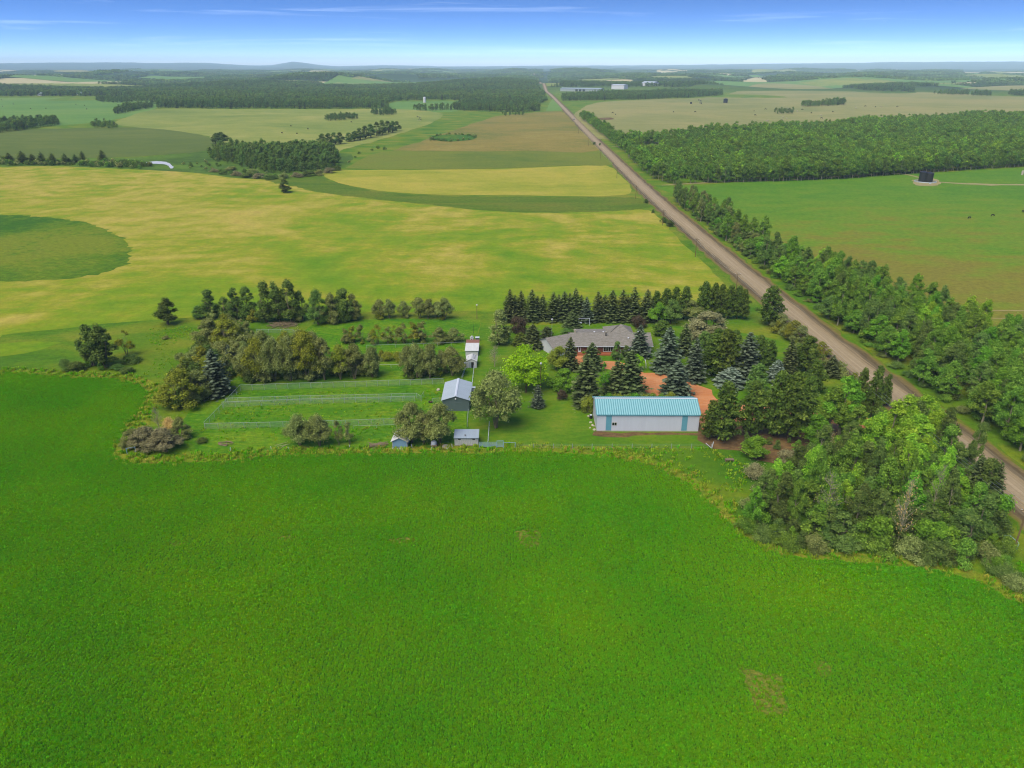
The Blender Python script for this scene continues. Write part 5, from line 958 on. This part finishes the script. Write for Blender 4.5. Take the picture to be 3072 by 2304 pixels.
# --- white garden shed with skylight bars and half-open door
a, b = G(1400, 1104), G(1427, 1104); wv = b.x - a.x + .4
t = thing('garden_shed', 'small white gabled shed with half-open door beside the willows', 'shed', (a.x + wv / 2 - .1, a.y, 0), math.pi / 2)
MB().gable(0, 4.4, -wv / 2, wv / 2, 0, 2.3, 3.0).build('wall', 'white_wall', t)
m = MB(); sl = .7 / (wv / 2)
for s in (-1, 1):
    ye = s * (wv / 2 + .2); zl = 2.3 - sl * .2; A, B, C_, D_ = (-.2, ye, zl), (4.6, ye, zl), (4.6, 0, 3.02), (-.2, 0, 3.02); m.slab(*((A, B, C_, D_) if s < 0 else (D_, C_, B, A)), .07)
rf = m.build('roof', 'old_white_roof', t)
for k in range(4):
    x = 1.0 + k * .95; m = MB(); ye = -(wv / 2 - .1); m.slab((x, ye, 2.37 + sl * .1 + .02), (x + .25, ye, 2.37 + sl * .1 + .02), (x + .25, -.35, 3.09 - sl * .35 + .02), (x, -.35, 3.09 - sl * .35 + .02), .02); m.build('skylight', 'glass_dark', rf)
MB().box(-.03, 0, -.75, .3, .05, 1.95).build('doorway', 'dark_inside', t); MB().box(-.08, -.031, .05, .85, .05, 1.95).build('door', 'grey_roof', t); MB().box(-.06, -.031, -1.0, -.76, .02, 2.0).build('door_frame', 'white_trim', t)
g = G(1396, 1104); t2 = thing('white_cabinet', 'narrow white cabinet standing left of the small white shed', 'cabinet', g); MB().box(-.4, .4, -.3, .6, .08, 1.75).build('body', 'white_wall', t2); MB().box(-.46, .46, -.36, .66, 1.75, 1.85).build('lid', 'white_trim', t2)
for x in (-.33, .33): MB().box(x - .06, x + .06, -.2, .5, 0, .08).build('leg', 'grey_wood', t2)
# --- long white lean-to behind it
g = G(1397, 1074); t = thing('lean_to_shed', 'white lean-to with rusty red roof edge behind the small white shed', 'shed', (g.x - .1, g.y + 1.5, 0)); wv = 4.0
m = MB(); m.v += [(0, 0, 0), (wv, 0, 0), (wv, 8, 0), (0, 8, 0), (0, 0, 1.9), (wv, 0, 1.9), (wv, 8, 2.5), (0, 8, 2.5)]; m.f += [(0, 1, 5, 4), (1, 2, 6, 5), (2, 3, 7, 6), (3, 0, 4, 7), (4, 5, 6, 7)]; m.build('wall', 'white_wall', t)
m = MB(); m.slab((-.2, -.3, 1.89), (wv + .2, -.3, 1.89), (wv + .2, 5.8, 2.36), (-.2, 5.8, 2.36), .08); m.build('roof', 'old_white_roof', t)
m = MB(); m.slab((-.2, 5.81, 2.37), (wv + .2, 5.81, 2.37), (wv + .2, 8.4, 2.57), (-.2, 8.4, 2.57), .08); m.build('roof_edge', 'rust_roof', t)
g = G(1430, 1042); t2 = thing('pump_box', 'small white topped box behind the rusty lean-to', 'box', (g.x, g.y + 6, 0)); MB().box(-.6, .6, -.5, .5, 0, 1.3).build('body', 'slate_wall', t2); MB().box(-.7, .7, -.6, .6, 1.3, 1.42).build('lid', 'white_trim', t2)
g = G(1413, 1036); t2 = thing('dog_house', 'tiny cream dog house behind the lean-to', 'dog house', (g.x, g.y + 5, 0), math.pi / 2); MB().gable(0, 1.2, -.5, .5, 0, .7, 1.2).build('wall', 'door_white', t2); m = MB(); m.slab((-.1, -.62, .62), (1.3, -.62, .62), (1.3, 0, 1.24), (-.1, 0, 1.24), .05); m.slab((-.1, 0, 1.24), (1.3, 0, 1.24), (1.3, .62, .62), (-.1, .62, .62), .05); m.build('roof', 'old_white_roof', t2); MB().box(-.02, 0, -.18, .18, .1, .55).build('doorway', 'dark_inside', t2)

# ------------------------------------------------------------------ fences and gates
def chain_fence(pts, h, label, step=3.2, mesh=True, pm='galvanised', r=.04):
    o0 = Vector((*pts[0], 0)); t = thing('chain_link_fence', label, 'fence', o0)
    pme = MB().tube([(0, 0, -.1), (0, 0, h + .05)], r, 6).mesh('post', pm); done = set()
    for k in range(len(pts) - 1):
        A, B = Vector((*pts[k], 0)) - o0, Vector((*pts[k + 1], 0)) - o0; n = max(1, round((B - A).length / step))
        for i in range(n + 1):
            p = A.lerp(B, i / n); key = (round(p.x, 1), round(p.y, 1))
            if key not in done: done.add(key); link('post', pme, t, p)
        MB().tube([A + Vector((0, 0, h)), B + Vector((0, 0, h))], r * .8, 6).build('top_rail', pm, t)
        if mesh: MB().quad(A + Vector((0, 0, .04)), B + Vector((0, 0, .04)), B + Vector((0, 0, h - .05)), A + Vector((0, 0, h - .05))).build('wire_mesh', 'chain_link', t)
    return t
q = lambda x, y: tuple(G(x, y))[:2]
chain_fence([q(615, 1285), q(672, 1226), q(722, 1172), q(900, 1166), q(1100, 1160), q(1330, 1152)], 1.8, 'outer chain link fence round the back of the long pen')
chain_fence([q(678, 1210), q(900, 1203), q(1100, 1199), q(1250, 1195), q(1264, 1204), q(1272, 1190)], 1.6, 'rear run of the double chain link fence across the pen')
chain_fence([q(668, 1222), q(900, 1213), q(1100, 1208), q(1245, 1204)], 1.6, 'front run of the double chain link fence across the pen')
chain_fence([q(616, 1287), q(850, 1282), q(1000, 1278), q(1190, 1272)], 1.6, 'front chain link fence of the long pen')
chain_fence([q(1190, 1284), q(1130, 1286), q(1060, 1288)], 1.0, 'low single rail fence beside the willows', 4, False)
chain_fence([q(770, 1000), q(880, 1000), q(885, 1006)], 1.5, 'short wire fence beside the brush pile', 4)
chain_fence([q(1100, 1046), q(1230, 1042), q(1395, 1036)], 1.2, 'thin rail fence behind the paddock willows', 5, False)
chain_fence([q(1090, 1104), q(1215, 1104), q(1390, 1102)], 1.2, 'pale rail fence through the paddock willows', 5, False, 'white_trim')
chain_fence([q(1298, 1208), q(1326, 1206)], 1.3, 'short chain link gate left of the grey shed', 2)
def rail_fence(a, b, h, rails, label, mat='blue_pipe', step=2.4, name='pipe_fence', r=.05):
    A, B = Vector((*a, 0)), Vector((*b, 0)); t = thing(name, label, 'fence', A); B = B - A; n = max(1, round(B.length / step))
    for i in range(n + 1): MB().tube([B * (i / n) + Vector((0, 0, -.05)), B * (i / n) + Vector((0, 0, h + .05))], r * 1.3, 6).build('post', mat, t)
    for k in range(rails): z = h * (k + 1) / rails; MB().tube([Vector((0, 0, z)), B + Vector((0, 0, z))], r, 6).build('rail', mat, t)
    return t
rail_fence(q(1438, 1343), q(1490, 1343), 1.5, 5, 'pale blue pipe gate beside the white hut')
rail_fence(q(1491, 1343), q(1510, 1343), 1.9, 6, 'taller narrow pipe gate in the middle of the blue gates', step=1.2)
rail_fence(q(1511, 1344), q(1546, 1344), 1.5, 1, 'open pipe frame at the right end of the blue gates')
rail_fence(q(1464, 1338), q(1468, 1278), 1.3, 1, 'white rail fence running from the gate towards the big willow', 'white_trim', 3)
rail_fence(q(1417, 1160), q(1422, 1108), 1.3, 1, 'white rail fence between the grey shed and white sheds', 'white_trim', 3)
rail_fence(q(1402, 1280), q(1405, 1240), 1.3, 1, 'pale rail fence below the grey shed', 'galvanised', 3)
rail_fence(q(1386, 1140), q(1397, 1108), 1.2, 2, 'short pale rail fence left of the small white shed', 'galvanised', 3)
for ps, lab in ((((2296, 1613), (2350, 1613)), 'blue pipe brace fence before the roadside grove'), (((3008, 1626), (3026, 1626)), 'blue pipe rail at the road corner of the grove'), (((3026, 1627), (3050, 1648)), 'blue pipe rail slanting to the road ditch'), (((382, 1362), (408, 1357)), 'pale blue pipe brace at the crop corner')): rail_fence(q(*ps[0]), q(*ps[1]), 1.5, 1, lab, 'blue_pipe', 2.2, r=.06)
# wire fence before the shed
t = thing('wire_fence', 'wire fence on thin posts between the shed lawn and crop', 'fence', G(1545, 1340)); o0 = t.location
P9 = [G(x, 1346) for x in (1545, 1601, 1660, 1717, 1776, 1836, 1896, 1955, 2014, 2074, 2134)]
for p in P9: MB().tube([p - o0 + Vector((0, 0, -.1)), p - o0 + Vector((0, 0, 1.35))], .06, 6).build('post', 'galvanised', t)
for z in (.4, .8, 1.2):
    for a, b in zip(P9, P9[1:]): MB().tube([a - o0 + Vector((0, 0, z)), b - o0 + Vector((0, 0, z))], .008, 3).build('wire', 'galvanised', t)
g = G(2135, 1346); t = thing('brace_post', 'leaning white brace posts at the right end of the wire fence', 'post', g); MB().tube([(0, 0, -.1), (.25, 0, 1.9)], .09, 6).build('post', 'white_trim', t); MB().tube([(0, 0, .1), (-1.5, .2, 1.4)], .08, 6).build('brace', 'white_trim', t)
for n, (bx, by, lean) in enumerate(((691, 1352, .12), (815, 1349, -.15), (868, 1351, -.25), (1050, 1345, -.1), (1237, 1343, -.2), (1295, 1343, -.1), (1357, 1342, -.12)), 1):
    tt = thing('fence_post', f'{nth(n)} short leaning white post from the left along the paddock edge', 'post', G(bx, by), 0, 'white posts along the paddock edge'); MB().tube([(0, 0, -.1), (lean, 0, .95)], .07, 6).build('stake', 'white_trim', tt)

# ------------------------------------------------------------------ log piles, junk, yard things
def logs(cx, cy, n, ln, label, name='log_pile', mat='grey_wood', spread=1.0, rz=0., rad=.11, layers=3, mess=.25):
    t = thing(name, label, 'log pile', G(cx, cy)); r = random.Random(int(cx))
    for k in range(n):
        ly = k % layers; z = rad + ly * rad * 1.7; x, y = r.uniform(-.5, .5) * spread, r.uniform(-.5, .5) * spread * (1 - ly * .2); an = rz + r.gauss(0, mess); l = ln * r.uniform(.6, 1.1) / 2; d = Vector((math.cos(an), math.sin(an), r.gauss(0, .03)))
        MB().tube([Vector((x, y, z)) - d * l, Vector((x, y, z)) + d * l], [rad * r.uniform(.7, 1.1), rad * r.uniform(.5, .9)], 6).build('log', mat, t)
logs(1135, 1338, 22, 4.2, 'weathered log pile left of the blue hut', spread=1.6, rz=.12, rad=.13)
logs(678, 1332, 11, 2.6, 'small pile of grey logs on the paddock grass', spread=2.2, rz=-.25, rad=.13, layers=2, mess=.35)
logs(852, 976, 70, 5.5, 'wide heap of dead branches behind the poplar row', 'brush_pile', 'grey_wood', 7.0, 0, .09, 5, .9)
logs(430, 1345, 5, 3.2, 'fallen white branches under the grey shrubs', 'fallen_branches', 'pale_bark', 2.5, .1, .07, 1, .6)
logs(842, 1336, 4, 3.0, 'white poles lying left of the willow pair', 'loose_poles', 'pale_bark', 2.0, .9, .07, 1, .5)
g = G(1302, 1338); t = thing('cart', 'old white topped cart between the willows', 'cart', g, .1); MB().box(-.75, .75, -1.2, 1.2, .45, .6).build('bed', 'grey_wood', t); MB().lathe([(.7, .6), (.7, 1.1), (.5, 1.3)], 12).build('tub', 'white_trim', t)
for x in (-.85, .85): MB().tube([(x - .08, 0, .4), (x + .08, 0, .4)], .4, 12).build('wheel', 'tyre_rubber', t)
MB().tube([(-.4, -1.2, .5), (-.75, -2.2, .15)], .05, 6).build('shaft', 'white_trim', t)
g = G(1338, 1343); t = thing('stone_slab', 'round grey millstone lying beside the white hut', 'millstone', g, .2); m = MB().lathe([(.95, .12), (1.0, .2), (1.0, .34), (.9, .4), (.25, .4)], 20); o = m.build('disc', 'concrete', t); o.rotation_euler = (.12, .1, 0); MB().lathe([(.2, .41), (.2, .5)], 10).build('hub', 'grey_wood', t)
g = G(1292, 1207); t = thing('tire', 'dark tire lying left of the grey shed', 'tire', g); prof = [(.42, 0), (.62, .04), (.66, .15), (.62, .26), (.42, .3), (.38, .15)]; MB().lathe(prof, 16).build('tread', 'tyre_rubber', t); MB().lathe([(.3, .1), (.3, .16)], 12).build('rim', 'rust_roof', t)
g = G(1315, 1171); t = thing('boulder', 'pale boulder on the grass left of the grey shed', 'boulder', g); r = np.random.default_rng(1); m = MB().lathe([(.35, -.05), (.55, .1), (.5, .4), (.25, .58)], 9); m.v = [tuple(np.array(v) + r.normal(0, .05, 3)) for v in m.v]; m.build('rock', 'rock', t)
for n, (bx, by, s) in enumerate(((1766, 1250, .6), (1772, 1268, .55), (1779, 1278, .6), (1783, 1290, .6), (1770, 1284, .4)), 1):
    tt = thing('field_stone', f'{nth(n)} pale stone from the back along the left end of the blue shed', 'stone', G(bx, by), n, 'stones along the shed end'); r = np.random.default_rng(n + 5); m = MB().lathe([(.5, -.05), (.7, .15), (.6, .45), (.2, .62)], 9); m.v = [tuple(np.array(v) * s + r.normal(0, .06, 3)) for v in m.v]; m.build('rock', 'rock', tt)
g = G(1774, 1262); t = thing('black_barrel', 'black barrel standing at the left end of the blue shed', 'barrel', (g.x, g.y + 1.4, 0)); MB().lathe([(.4, 0), (.43, .08), (.4, .5), (.43, .9), (.4, .98)], 14).build('body', 'tyre_rubber', t); MB().lathe([(.36, .981), (.36, 1.02)], 12).build('lid', 'white_trim', t)
g = G(2188, 1384); t = thing('wooden_crate', 'low grey wooden crate in the weeds before the grove', 'crate', g)
for k in range(4): MB().box(-1, 1, -.5 + k * .26, -.5 + k * .26 + .2, .55, .62).build('slat', 'grey_wood', t)
for x in (-.9, .9): MB().box(x - .08, x + .08, -.5, .5, 0, .55).build('side', 'grey_wood', t)
g = G(1606, 1150); t = thing('planter_ring', 'round stone planter ring under the slender young tree', 'planter', g); MB().lathe([(.95, 0), (1.0, .1), (.98, .4), (.8, .42), (.78, .3)], 18).build('ring', 'grey_wood', t)
g = G(1783, 1073); t = thing('bird_bath', 'small white bird bath on the front lawn of the house', 'bird bath', g); MB().lathe([(.25, 0), (.1, .12), (.09, .65), (.15, .72)], 10).build('pedestal', 'white_trim', t); MB().lathe([(.15, .72), (.48, .85), (.5, .92), (.4, .88)], 14).build('bowl', 'white_trim', t)
g = G(1938, 1104); t = thing('white_rail', 'curved white rail standing by the driveway lawn', 'rail', g); MB().tube([(0, 0, 0), (-.1, 0, 1.3), (-.25, .3, 2.2), (-.4, .8, 2.6)], .1, 6).build('tube', 'white_trim', t); MB().box(-.15, .15, -.15, .15, 0, .1).build('foot', 'concrete', t)
# swing set on the back lawn
g = G(1752, 974); t = thing('swing_set', 'white swing set on the lawn behind the house', 'swing set', g)
for x in (-1.9, 1.9):
    for s in (-1, 1): MB().tube([(x, s * .9, 0), (x, 0, 2.4)], .05, 6).build('leg', 'white_trim', t)
MB().tube([(-1.95, 0, 2.4), (1.95, 0, 2.4)], .06, 6).build('crossbar', 'white_trim', t)
for x in (-1, .6): MB().box(x - .25, x + .25, -.1, .1, .5, .56).build('seat', 'white_trim', t); MB().tube([(x, 0, .56), (x, 0, 2.4)], .02, 4).build('chain', 'galvanised', t)
g = G(1740, 974); t = thing('garden_table', 'white garden table beside the swing set', 'table', g); MB().lathe([(.7, .7), (.72, .76)], 16).build('table_top', 'white_trim', t); MB().tube([(0, 0, 0), (0, 0, .7)], .08, 8).build('leg', 'white_trim', t)
# yard lights and masts
def lamp_post(bx, by, ty, label, mat='pole_wood', head=True, r=.13, name='light_pole'):
    g = G(bx, by); h = hgt(bx, by, ty); t = thing(name, label, 'pole', g); MB().tube([(0, 0, -.2), (0, 0, h - .3)], [r, r * .65], 8).build('pole', mat, t)
    if head: MB().lathe([(.1, h - .35), (.28, h - .25), (.3, h), (.15, h + .12)], 10).build('lamp_head', 'lamp_white', t); MB().tube([(0, 0, h - .8), (.25, 0, h - .2)], .04, 6).build('bracket', 'galvanised', t)
    return t
lamp_post(1621, 1190, 1089, 'wooden yard light pole behind the trimmed spruce'); lamp_post(1431, 957, 914, 'yard light pole at the edge of the grain field', 'pole_wood'); lamp_post(1655, 1016, 957, 'thin white mast beside the house wing', 'galvanised', True, .05, 'mast'); lamp_post(1420, 1000, 966, 'short dark post below the field yard light', 'black_tank', False, .07, 'post'); lamp_post(1859, 1082, 1046, 'thin pale post beside the narrow cedar', 'galvanised', False, .06, 'post')
# the trimmed spruce
g = G(1613, 1222); hh = hgt(1613, 1222, 1156); C, N, V, tb, r, s_ = conifer(777, 8, 4.4, 'spruce')
C[:, 2] = np.round(C[:, 2] / .72) * .72 * .8 + C[:, 2] * .2; cm = leaf_mesh('crown', C, N, np.full(len(C), .3), V, r, 1.9, ['blue_needles'])
t = thing('spruce_tree', 'small trimmed cone-shaped blue spruce on the lawn', 'spruce', g); t.scale = (1, 1, hh / 8); link('crown', cm, t); link('trunk', tb.mesh('trunk', 'bark'), t)
# ------------------------------------------------------------------ utility poles and wires
def upole(x, y, h, label, arm=1.2, mat='pole_wood', rz=0.):
    t = thing('utility_pole', label, 'utility pole', (x, y, 0), rz, 'utility poles along the road'); MB().tube([(0, 0, -.2), (0, 0, h)], [.17, .12], 8).build('pole', mat, t)
    MB().box(-arm, arm, -.22, -.1, h - .6, h - .46).build('crossarm', mat, t)
    for x_ in (-arm + .1, 0, arm - .1): MB().lathe([(.05, h - .46), (.09, h - .36), (.05, h - .25)], 6, (x_, -.16, 0)).build('insulator', 'lamp_white', t)
    return t
UP = [(2930, 1640, 9.5)] + [(2521, 1093, 0), (2064, 735, 0), (1970, 640, 0), (1907, 572, 0), (1859, 518, 0), (1822, 474, 0), (1795, 439, 0), (1776, 412, 0), (1756, 385, 0)]
UX = [Vector((roadx(y) - 14, y, 0)) for y in (118, 206, 288, 352, 428, 520, 620, 750, 880, 1040)]
for n, p in enumerate(UX, 1): upole(p.x, p.y, 9.2, f'{nth(n)} wooden utility pole from the near end beside the gravel road')
t = thing('power_line', 'thin power wires strung beside the gravel road', 'wires', UX[0])
for a, b in zip(UX, UX[1:]):
    for dx in (-1.1, 0, 1.1):
        A = a - UX[0] + Vector((dx, -.16, 8.95)); B = b - UX[0] + Vector((dx, -.16, 8.95)); MB().tube([A.lerp(B, k / 6) - Vector((0, 0, 1.2 * (1 - (2 * k / 6 - 1) ** 2))) for k in range(7)], .022, 3, False).build('wire', 'galvanised', t)
for n, (bx, by, ty) in enumerate(((2311, 541, 512), (2622, 526, 488)), 1): g = G(bx, by); upole(g.x, g.y, hgt(bx, by, ty), f'{nth(n)} utility pole from the left along the edge of the woods', .9, 'pale_bark')
# ------------------------------------------------------------------ tanks, cattle, pump jacks, far buildings
g1_, g2_ = G(2766, 545), G(2785, 546)
for n, g in enumerate((g1_, g2_), 1):
    t = thing('oil_tank', f'{"left" if n == 1 else "right"} one of the two black oil tanks in the pasture', 'tank', g, 0, 'black oil tanks'); r_ = 2.9; hT = 7.4 - .5 * (n - 1)
    MB().lathe([(r_, 0), (r_, .15), (r_ * .985, .2), (r_ * .985, hT * .5), (r_, hT * .5 + .05), (r_, hT * .5 + .15), (r_ * .985, hT * .5 + .2), (r_ * .985, hT), (r_ * 1.02, hT + .05), (r_ * .9, hT + .2), (.3, hT + .75)], 28).build('shell', 'black_tank', t)
    m = MB()
    for k in range(12): m.tube([(r_ * math.cos(k * .52), r_ * math.sin(k * .52), hT + .1), (r_ * math.cos(k * .52), r_ * math.sin(k * .52), hT + 1.0)], .04, 4)
    m.build('railing', 'rust_roof', t); lm = MB()
    for s in (-.25, .25): lm.tube([(r_ + .15, s, 0), (r_ + .15, s, hT)], .04, 4)
    for k in range(14): lm.tube([(r_ + .15, -.25, .5 * k + .3), (r_ + .15, .25, .5 * k + .3)], .025, 4)
    lm.build('ladder', 'galvanised', t)
c_ = (g1_ + g2_) / 2; t = thing('tank_berm', 'grey ring wall round the foot of the black tanks', 'berm', c_); MB().lathe([(8.2, 0), (8.0, .7), (7.6, .75), (7.4, 0)], 30).build('ring', 'galvanised', t)
g = G(2790, 552); t = thing('valve_box', 'small white valve box at the foot of the right tank', 'box', g); MB().box(-.6, .6, -.4, .4, 0, 1.0).build('body', 'white_trim', t); MB().box(-.65, .65, -.45, .45, 1.0, 1.1).build('lid', 'galvanised', t)
g = G(3066, 525); t = thing('field_marker', 'pale marker tank at the right edge of the pasture', 'marker', g); MB().lathe([(.9, 0), (.9, 3.2), (.5, 3.6)], 12).build('shell', 'rock', t); MB().lathe([(.2, 3.6), (.2, 3.9)], 8).build('cap', 'concrete', t)
def cow_mesh():
    bm = bmesh.new(); J = [((0, 0, 1.05), .36), ((.55, 0, 1.08), .37), ((1.0, 0, 1.05), .34), ((1.35, 0, .85), .2), ((1.62, 0, .5), .17), ((1.85, 0, .25), .11), ((-.55, 0, 1.08), .36), ((-.95, 0, 1.05), .3), ((-1.12, 0, .7), .05), ((-1.15, 0, .35), .05)]
    vs = [bm.verts.new(p) for p, _ in J]
    for a, b in ((0, 1), (1, 2), (2, 3), (3, 4), (4, 5), (0, 6), (6, 7), (7, 8), (8, 9)): bm.edges.new((vs[a], vs[b]))
    rads = [r for _, r in J]
    for root, sx in ((2, .05), (7, .0)):
        for s in (-1, 1):
            p = J[root][0]; a = bm.verts.new((p[0] + sx, s * .26, .62)); b = bm.verts.new((p[0] + sx - .03, s * .27, .32)); c = bm.verts.new((p[0] + sx + .02, s * .27, .0)); bm.edges.new((vs[root], a)); bm.edges.new((a, b)); bm.edges.new((b, c)); rads += [.13, .085, .08]
    me = bpy.data.meshes.new('body'); bm.to_mesh(me); bm.free(); o = bpy.data.objects.new('tmp', me); COL.objects.link(o); md = o.modifiers.new('s', 'SKIN'); md.use_smooth_shade = True
    for i, r in enumerate(rads): me.skin_vertices[0].data[i].radius = (r, r)
    me.skin_vertices[0].data[0].use_root = True
    o.modifiers.new('u', 'SUBSURF').levels = 1; dg = bpy.context.evaluated_depsgraph_get(); em = bpy.data.meshes.new_from_object(o.evaluated_get(dg)); bpy.data.objects.remove(o); return em
cm_ = cow_mesh(); cm_.materials.clear(); cm_.materials.append(M['cow_hide']); cw = cm_.copy(); cw.materials.clear(); cw.materials.append(M['pale_hide'])
for n, (bx, by, rz) in enumerate(((2907, 656, .5), (2977, 649, .3), (3068, 637, 1.2)), 1): tag(link('cow', cm_, None, G(bx, by)), f'{nth(n)} black cow from the left grazing in the green pasture', 'cow', 'black cattle in the green pasture').rotation_euler = (0, 0, rz)
r = random.Random(5); dots = [(2296, 329, 0), (2345, 363, 0), (2348, 354, 1), (2360, 357, 1), (2392, 335, 1), (2406, 330, 0), (2434, 340, 0), (2464, 356, 0), (2462, 348, 1), (2498, 337, 0), (2566, 325, 1), (2570, 327, 1), (2596, 320, 0), (2626, 322, 0), (2643, 321, 1), (2692, 321, 0), (2303, 364, 1), (2020, 337, 0), (2085, 337, 0), (2262, 334, 0), (1838, 340, 0), (1846, 345, 0), (2265, 347, 0)]
for w_, nm, ms in ((0, 'dark', cm_), (1, 'pale', cw)):
    for n, d_ in enumerate(sorted(k for k in dots if k[2] == w_), 1): o = tag(link('cow', ms, None, G(d_[0], d_[1], 0) + Vector((0, 0, .13))), f'{nth(n)} {nm} cow from the left on the dry far pasture', 'cow', 'cattle on the far pasture'); o.rotation_euler = (0, 0, r.uniform(0, 6)); o.scale = (1.5, 1.5, 1.5)
bmsh = MB().tube([(-.75, 0, .85), (.75, 0, .85)], .85, 16).mesh('hay_bale', 'bale_straw')
bl = [(4, 300), (40, 313), (8, 320), (92, 327), (138, 326), (228, 314), (253, 317), (260, 328), (309, 307), (366, 306), (873, 379), (924, 388), (846, 400), (891, 402), (1054, 367)]
for n, (bx, by) in enumerate(sorted(bl), 1): tag(link('hay_bale', bmsh, None, G(bx, by)), f'{nth(n)} dark round bale from the left on the far fields', 'hay bale', 'round bales on the far fields').rotation_euler = (0, 0, r.uniform(0, 3))
def pumpjack(bx, by, label, s=1.0):
    t = thing('pump_jack', label, 'pump jack', G(bx, by), r.uniform(0, 3)); t.scale = (s, s, s); MB().box(-3.5, 3, -.8, .8, 0, .4).build('base', 'concrete', t)
    m = MB()
    for sx in (-1.2, 1.2):
        for sy in (-.8, .8): m.tube([(sx, sy, .4), (0, sy * .2, 5.2)], .12, 5)
    m.build('samson_post', 'black_tank', t); MB().tube([(-3.2, 0, 4.6), (3.4, 0, 6.0)], .28, 6).build('walking_beam', 'black_tank', t); MB().box(3.1, 4.0, -.3, .3, 4.7, 7.0).build('horse_head', 'black_tank', t); MB().box(-3.3, -2.5, -.6, .6, .4, 2.2).build('gearbox', 'black_tank', t)
    for s_ in (-1, 1): MB().tube([(-2.9, s_ * .8, 1.8), (-3.2, s_ * .3, 4.6)], .1, 5).build('pitman_arm', 'black_tank', t)
pumpjack(2100, 312, 'dark pump jack on the dry far pasture', 1.5); pumpjack(1258, 361, 'small pump jack beside the brown field', 1.0)
for bx, by, lab, rr_, hh_, mt in ((2176, 309, 'dark storage tank right of the far pump jack', 5, 9, 'black_tank'), (2073, 312, 'small dark tank left of the far pump jack', 2.2, 4, 'black_tank'), (1274, 308, 'white upright tank on the far meadow', 3.4, 12, 'lamp_white')):
    t = thing('storage_tank', lab, 'tank', G(bx, by)); MB().lathe([(rr_, 0), (rr_, hh_), (rr_ * .9, hh_ + .3), (.3, hh_ + rr_ * .35)], 18).build('shell', mt, t); MB().lathe([(rr_ * 1.3, 0), (rr_ * 1.3, .5)], 18).build('pad', 'concrete', t)
def far_building(x0, x1, by, wall_h, depth_, label, wall='white_metal', roof='grey_roof', rise=.12, doors=0):
    a, b = G(x0, by), G(x1, by); L = (b - a).length; z = float(T((a.x + b.x) / 2, a.y)); t = thing('farm_building', label, 'building', (a.x, a.y, z - .3), math.atan2(b.y - a.y, b.x - a.x)); hr = wall_h + depth_ / 2 * rise * 2
    MB().gable(0, L, 0, depth_, 0, wall_h, hr - .1).build('wall', wall, t); m = MB(); sl = (hr - wall_h) / (depth_ / 2); o_ = 1.0
    for s in (-1, 1): ye = depth_ / 2 + s * (depth_ / 2 + o_); A, B, C_, D_ = (-o_, ye, wall_h - sl * o_), (L + o_, ye, wall_h - sl * o_), (L + o_, depth_ / 2, hr), (-o_, depth_ / 2, hr); m.slab(*((A, B, C_, D_) if s < 0 else (D_, C_, B, A)), .3)
    m.build('roof', roof, t)
    for k in range(doors): x = L * (.38 + .09 * k); MB().box(x, x + L * .06, -.4, -.05, 0, wall_h * .8).build('door', 'black_tank', t)
far_building(1681, 1801, 274, 9, 40, 'long grey industrial building beside the far road', 'galvanised', 'galvanised', .06, 3); far_building(1834, 1872, 268, 15, 30, 'white block shaped building behind the far wood', 'lamp_white', 'white_trim', .05); far_building(1925, 1961, 258, 12, 40, 'low white roof behind the far wood', 'lamp_white', 'white_trim', .08)
far_building(112, 127, 287, 5, 10, 'white farmhouse at the far left field', 'lamp_white', 'grey_roof', .35); far_building(231, 270, 285, 5, 14, 'long white barn at the far left field', 'lamp_white', 'grey_roof', .2); far_building(455, 466, 290, 4, 8, 'small blue-grey farm building right of the low far bluff', 'cyan_panel', 'grey_roof', .3); far_building(984, 990, 318, 5, 8, 'small white hut against the long far wood', 'lamp_white', 'white_trim', .3)
# car on the road
g = G(1737, 360); t = thing('car', 'small grey car driving on the far gravel road', 'car', (roadx(g.y) - 2, g.y, .25), math.pi / 2); t.scale = (1.3, 1.3, 1.3)
MB().box(-2.2, 2.2, -.9, .9, .35, .95).build('body', 'car_grey', t); m = MB(); m.v += [(-1.5, -.85, .951), (1.1, -.85, .951), (1.1, .85, .951), (-1.5, .85, .951), (-1.1, -.7, 1.55), (.5, -.7, 1.55), (.5, .7, 1.55), (-1.1, .7, 1.55)]; m.f += [(0, 1, 5, 4), (1, 2, 6, 5), (2, 3, 7, 6), (3, 0, 4, 7), (4, 5, 6, 7)]; m.build('cabin', 'glass_dark', t); MB().box(-1.1, .5, -.7, .7, 1.551, 1.6).build('car_roof', 'car_grey', t)
for x in (-1.4, 1.4):
    for y in (-.9, .9): MB().tube([(x, y - .1, .33), (x, y + .1, .33)], .33, 10).build('wheel', 'tyre_rubber', t)
for y in (-.6, .6): MB().box(2.2, 2.24, y - .2, y + .2, .6, .78).build('headlight', 'lamp_white', t)
# ------------------------------------------------------------------ haze
hz = MB().box(-36000, 36000, -36000, 36000, -80, 330).build('haze', None); tag(hz, kind='stuff')
hm = bpy.data.materials.new('haze_air'); hm.use_nodes = True; hn = hm.node_tree.nodes; hn.clear(); ho = hn.new('ShaderNodeOutputMaterial')
pv = hn.new('ShaderNodeVolumePrincipled'); pv.inputs['Color'].default_value = (.62, .86, .96, 1); pv.inputs['Density'].default_value = 5e-5; pv.inputs['Anisotropy'].default_value = -0.3
hm.node_tree.links.new(pv.outputs[0], ho.inputs['Volume']); hz.data.materials.append(hm)
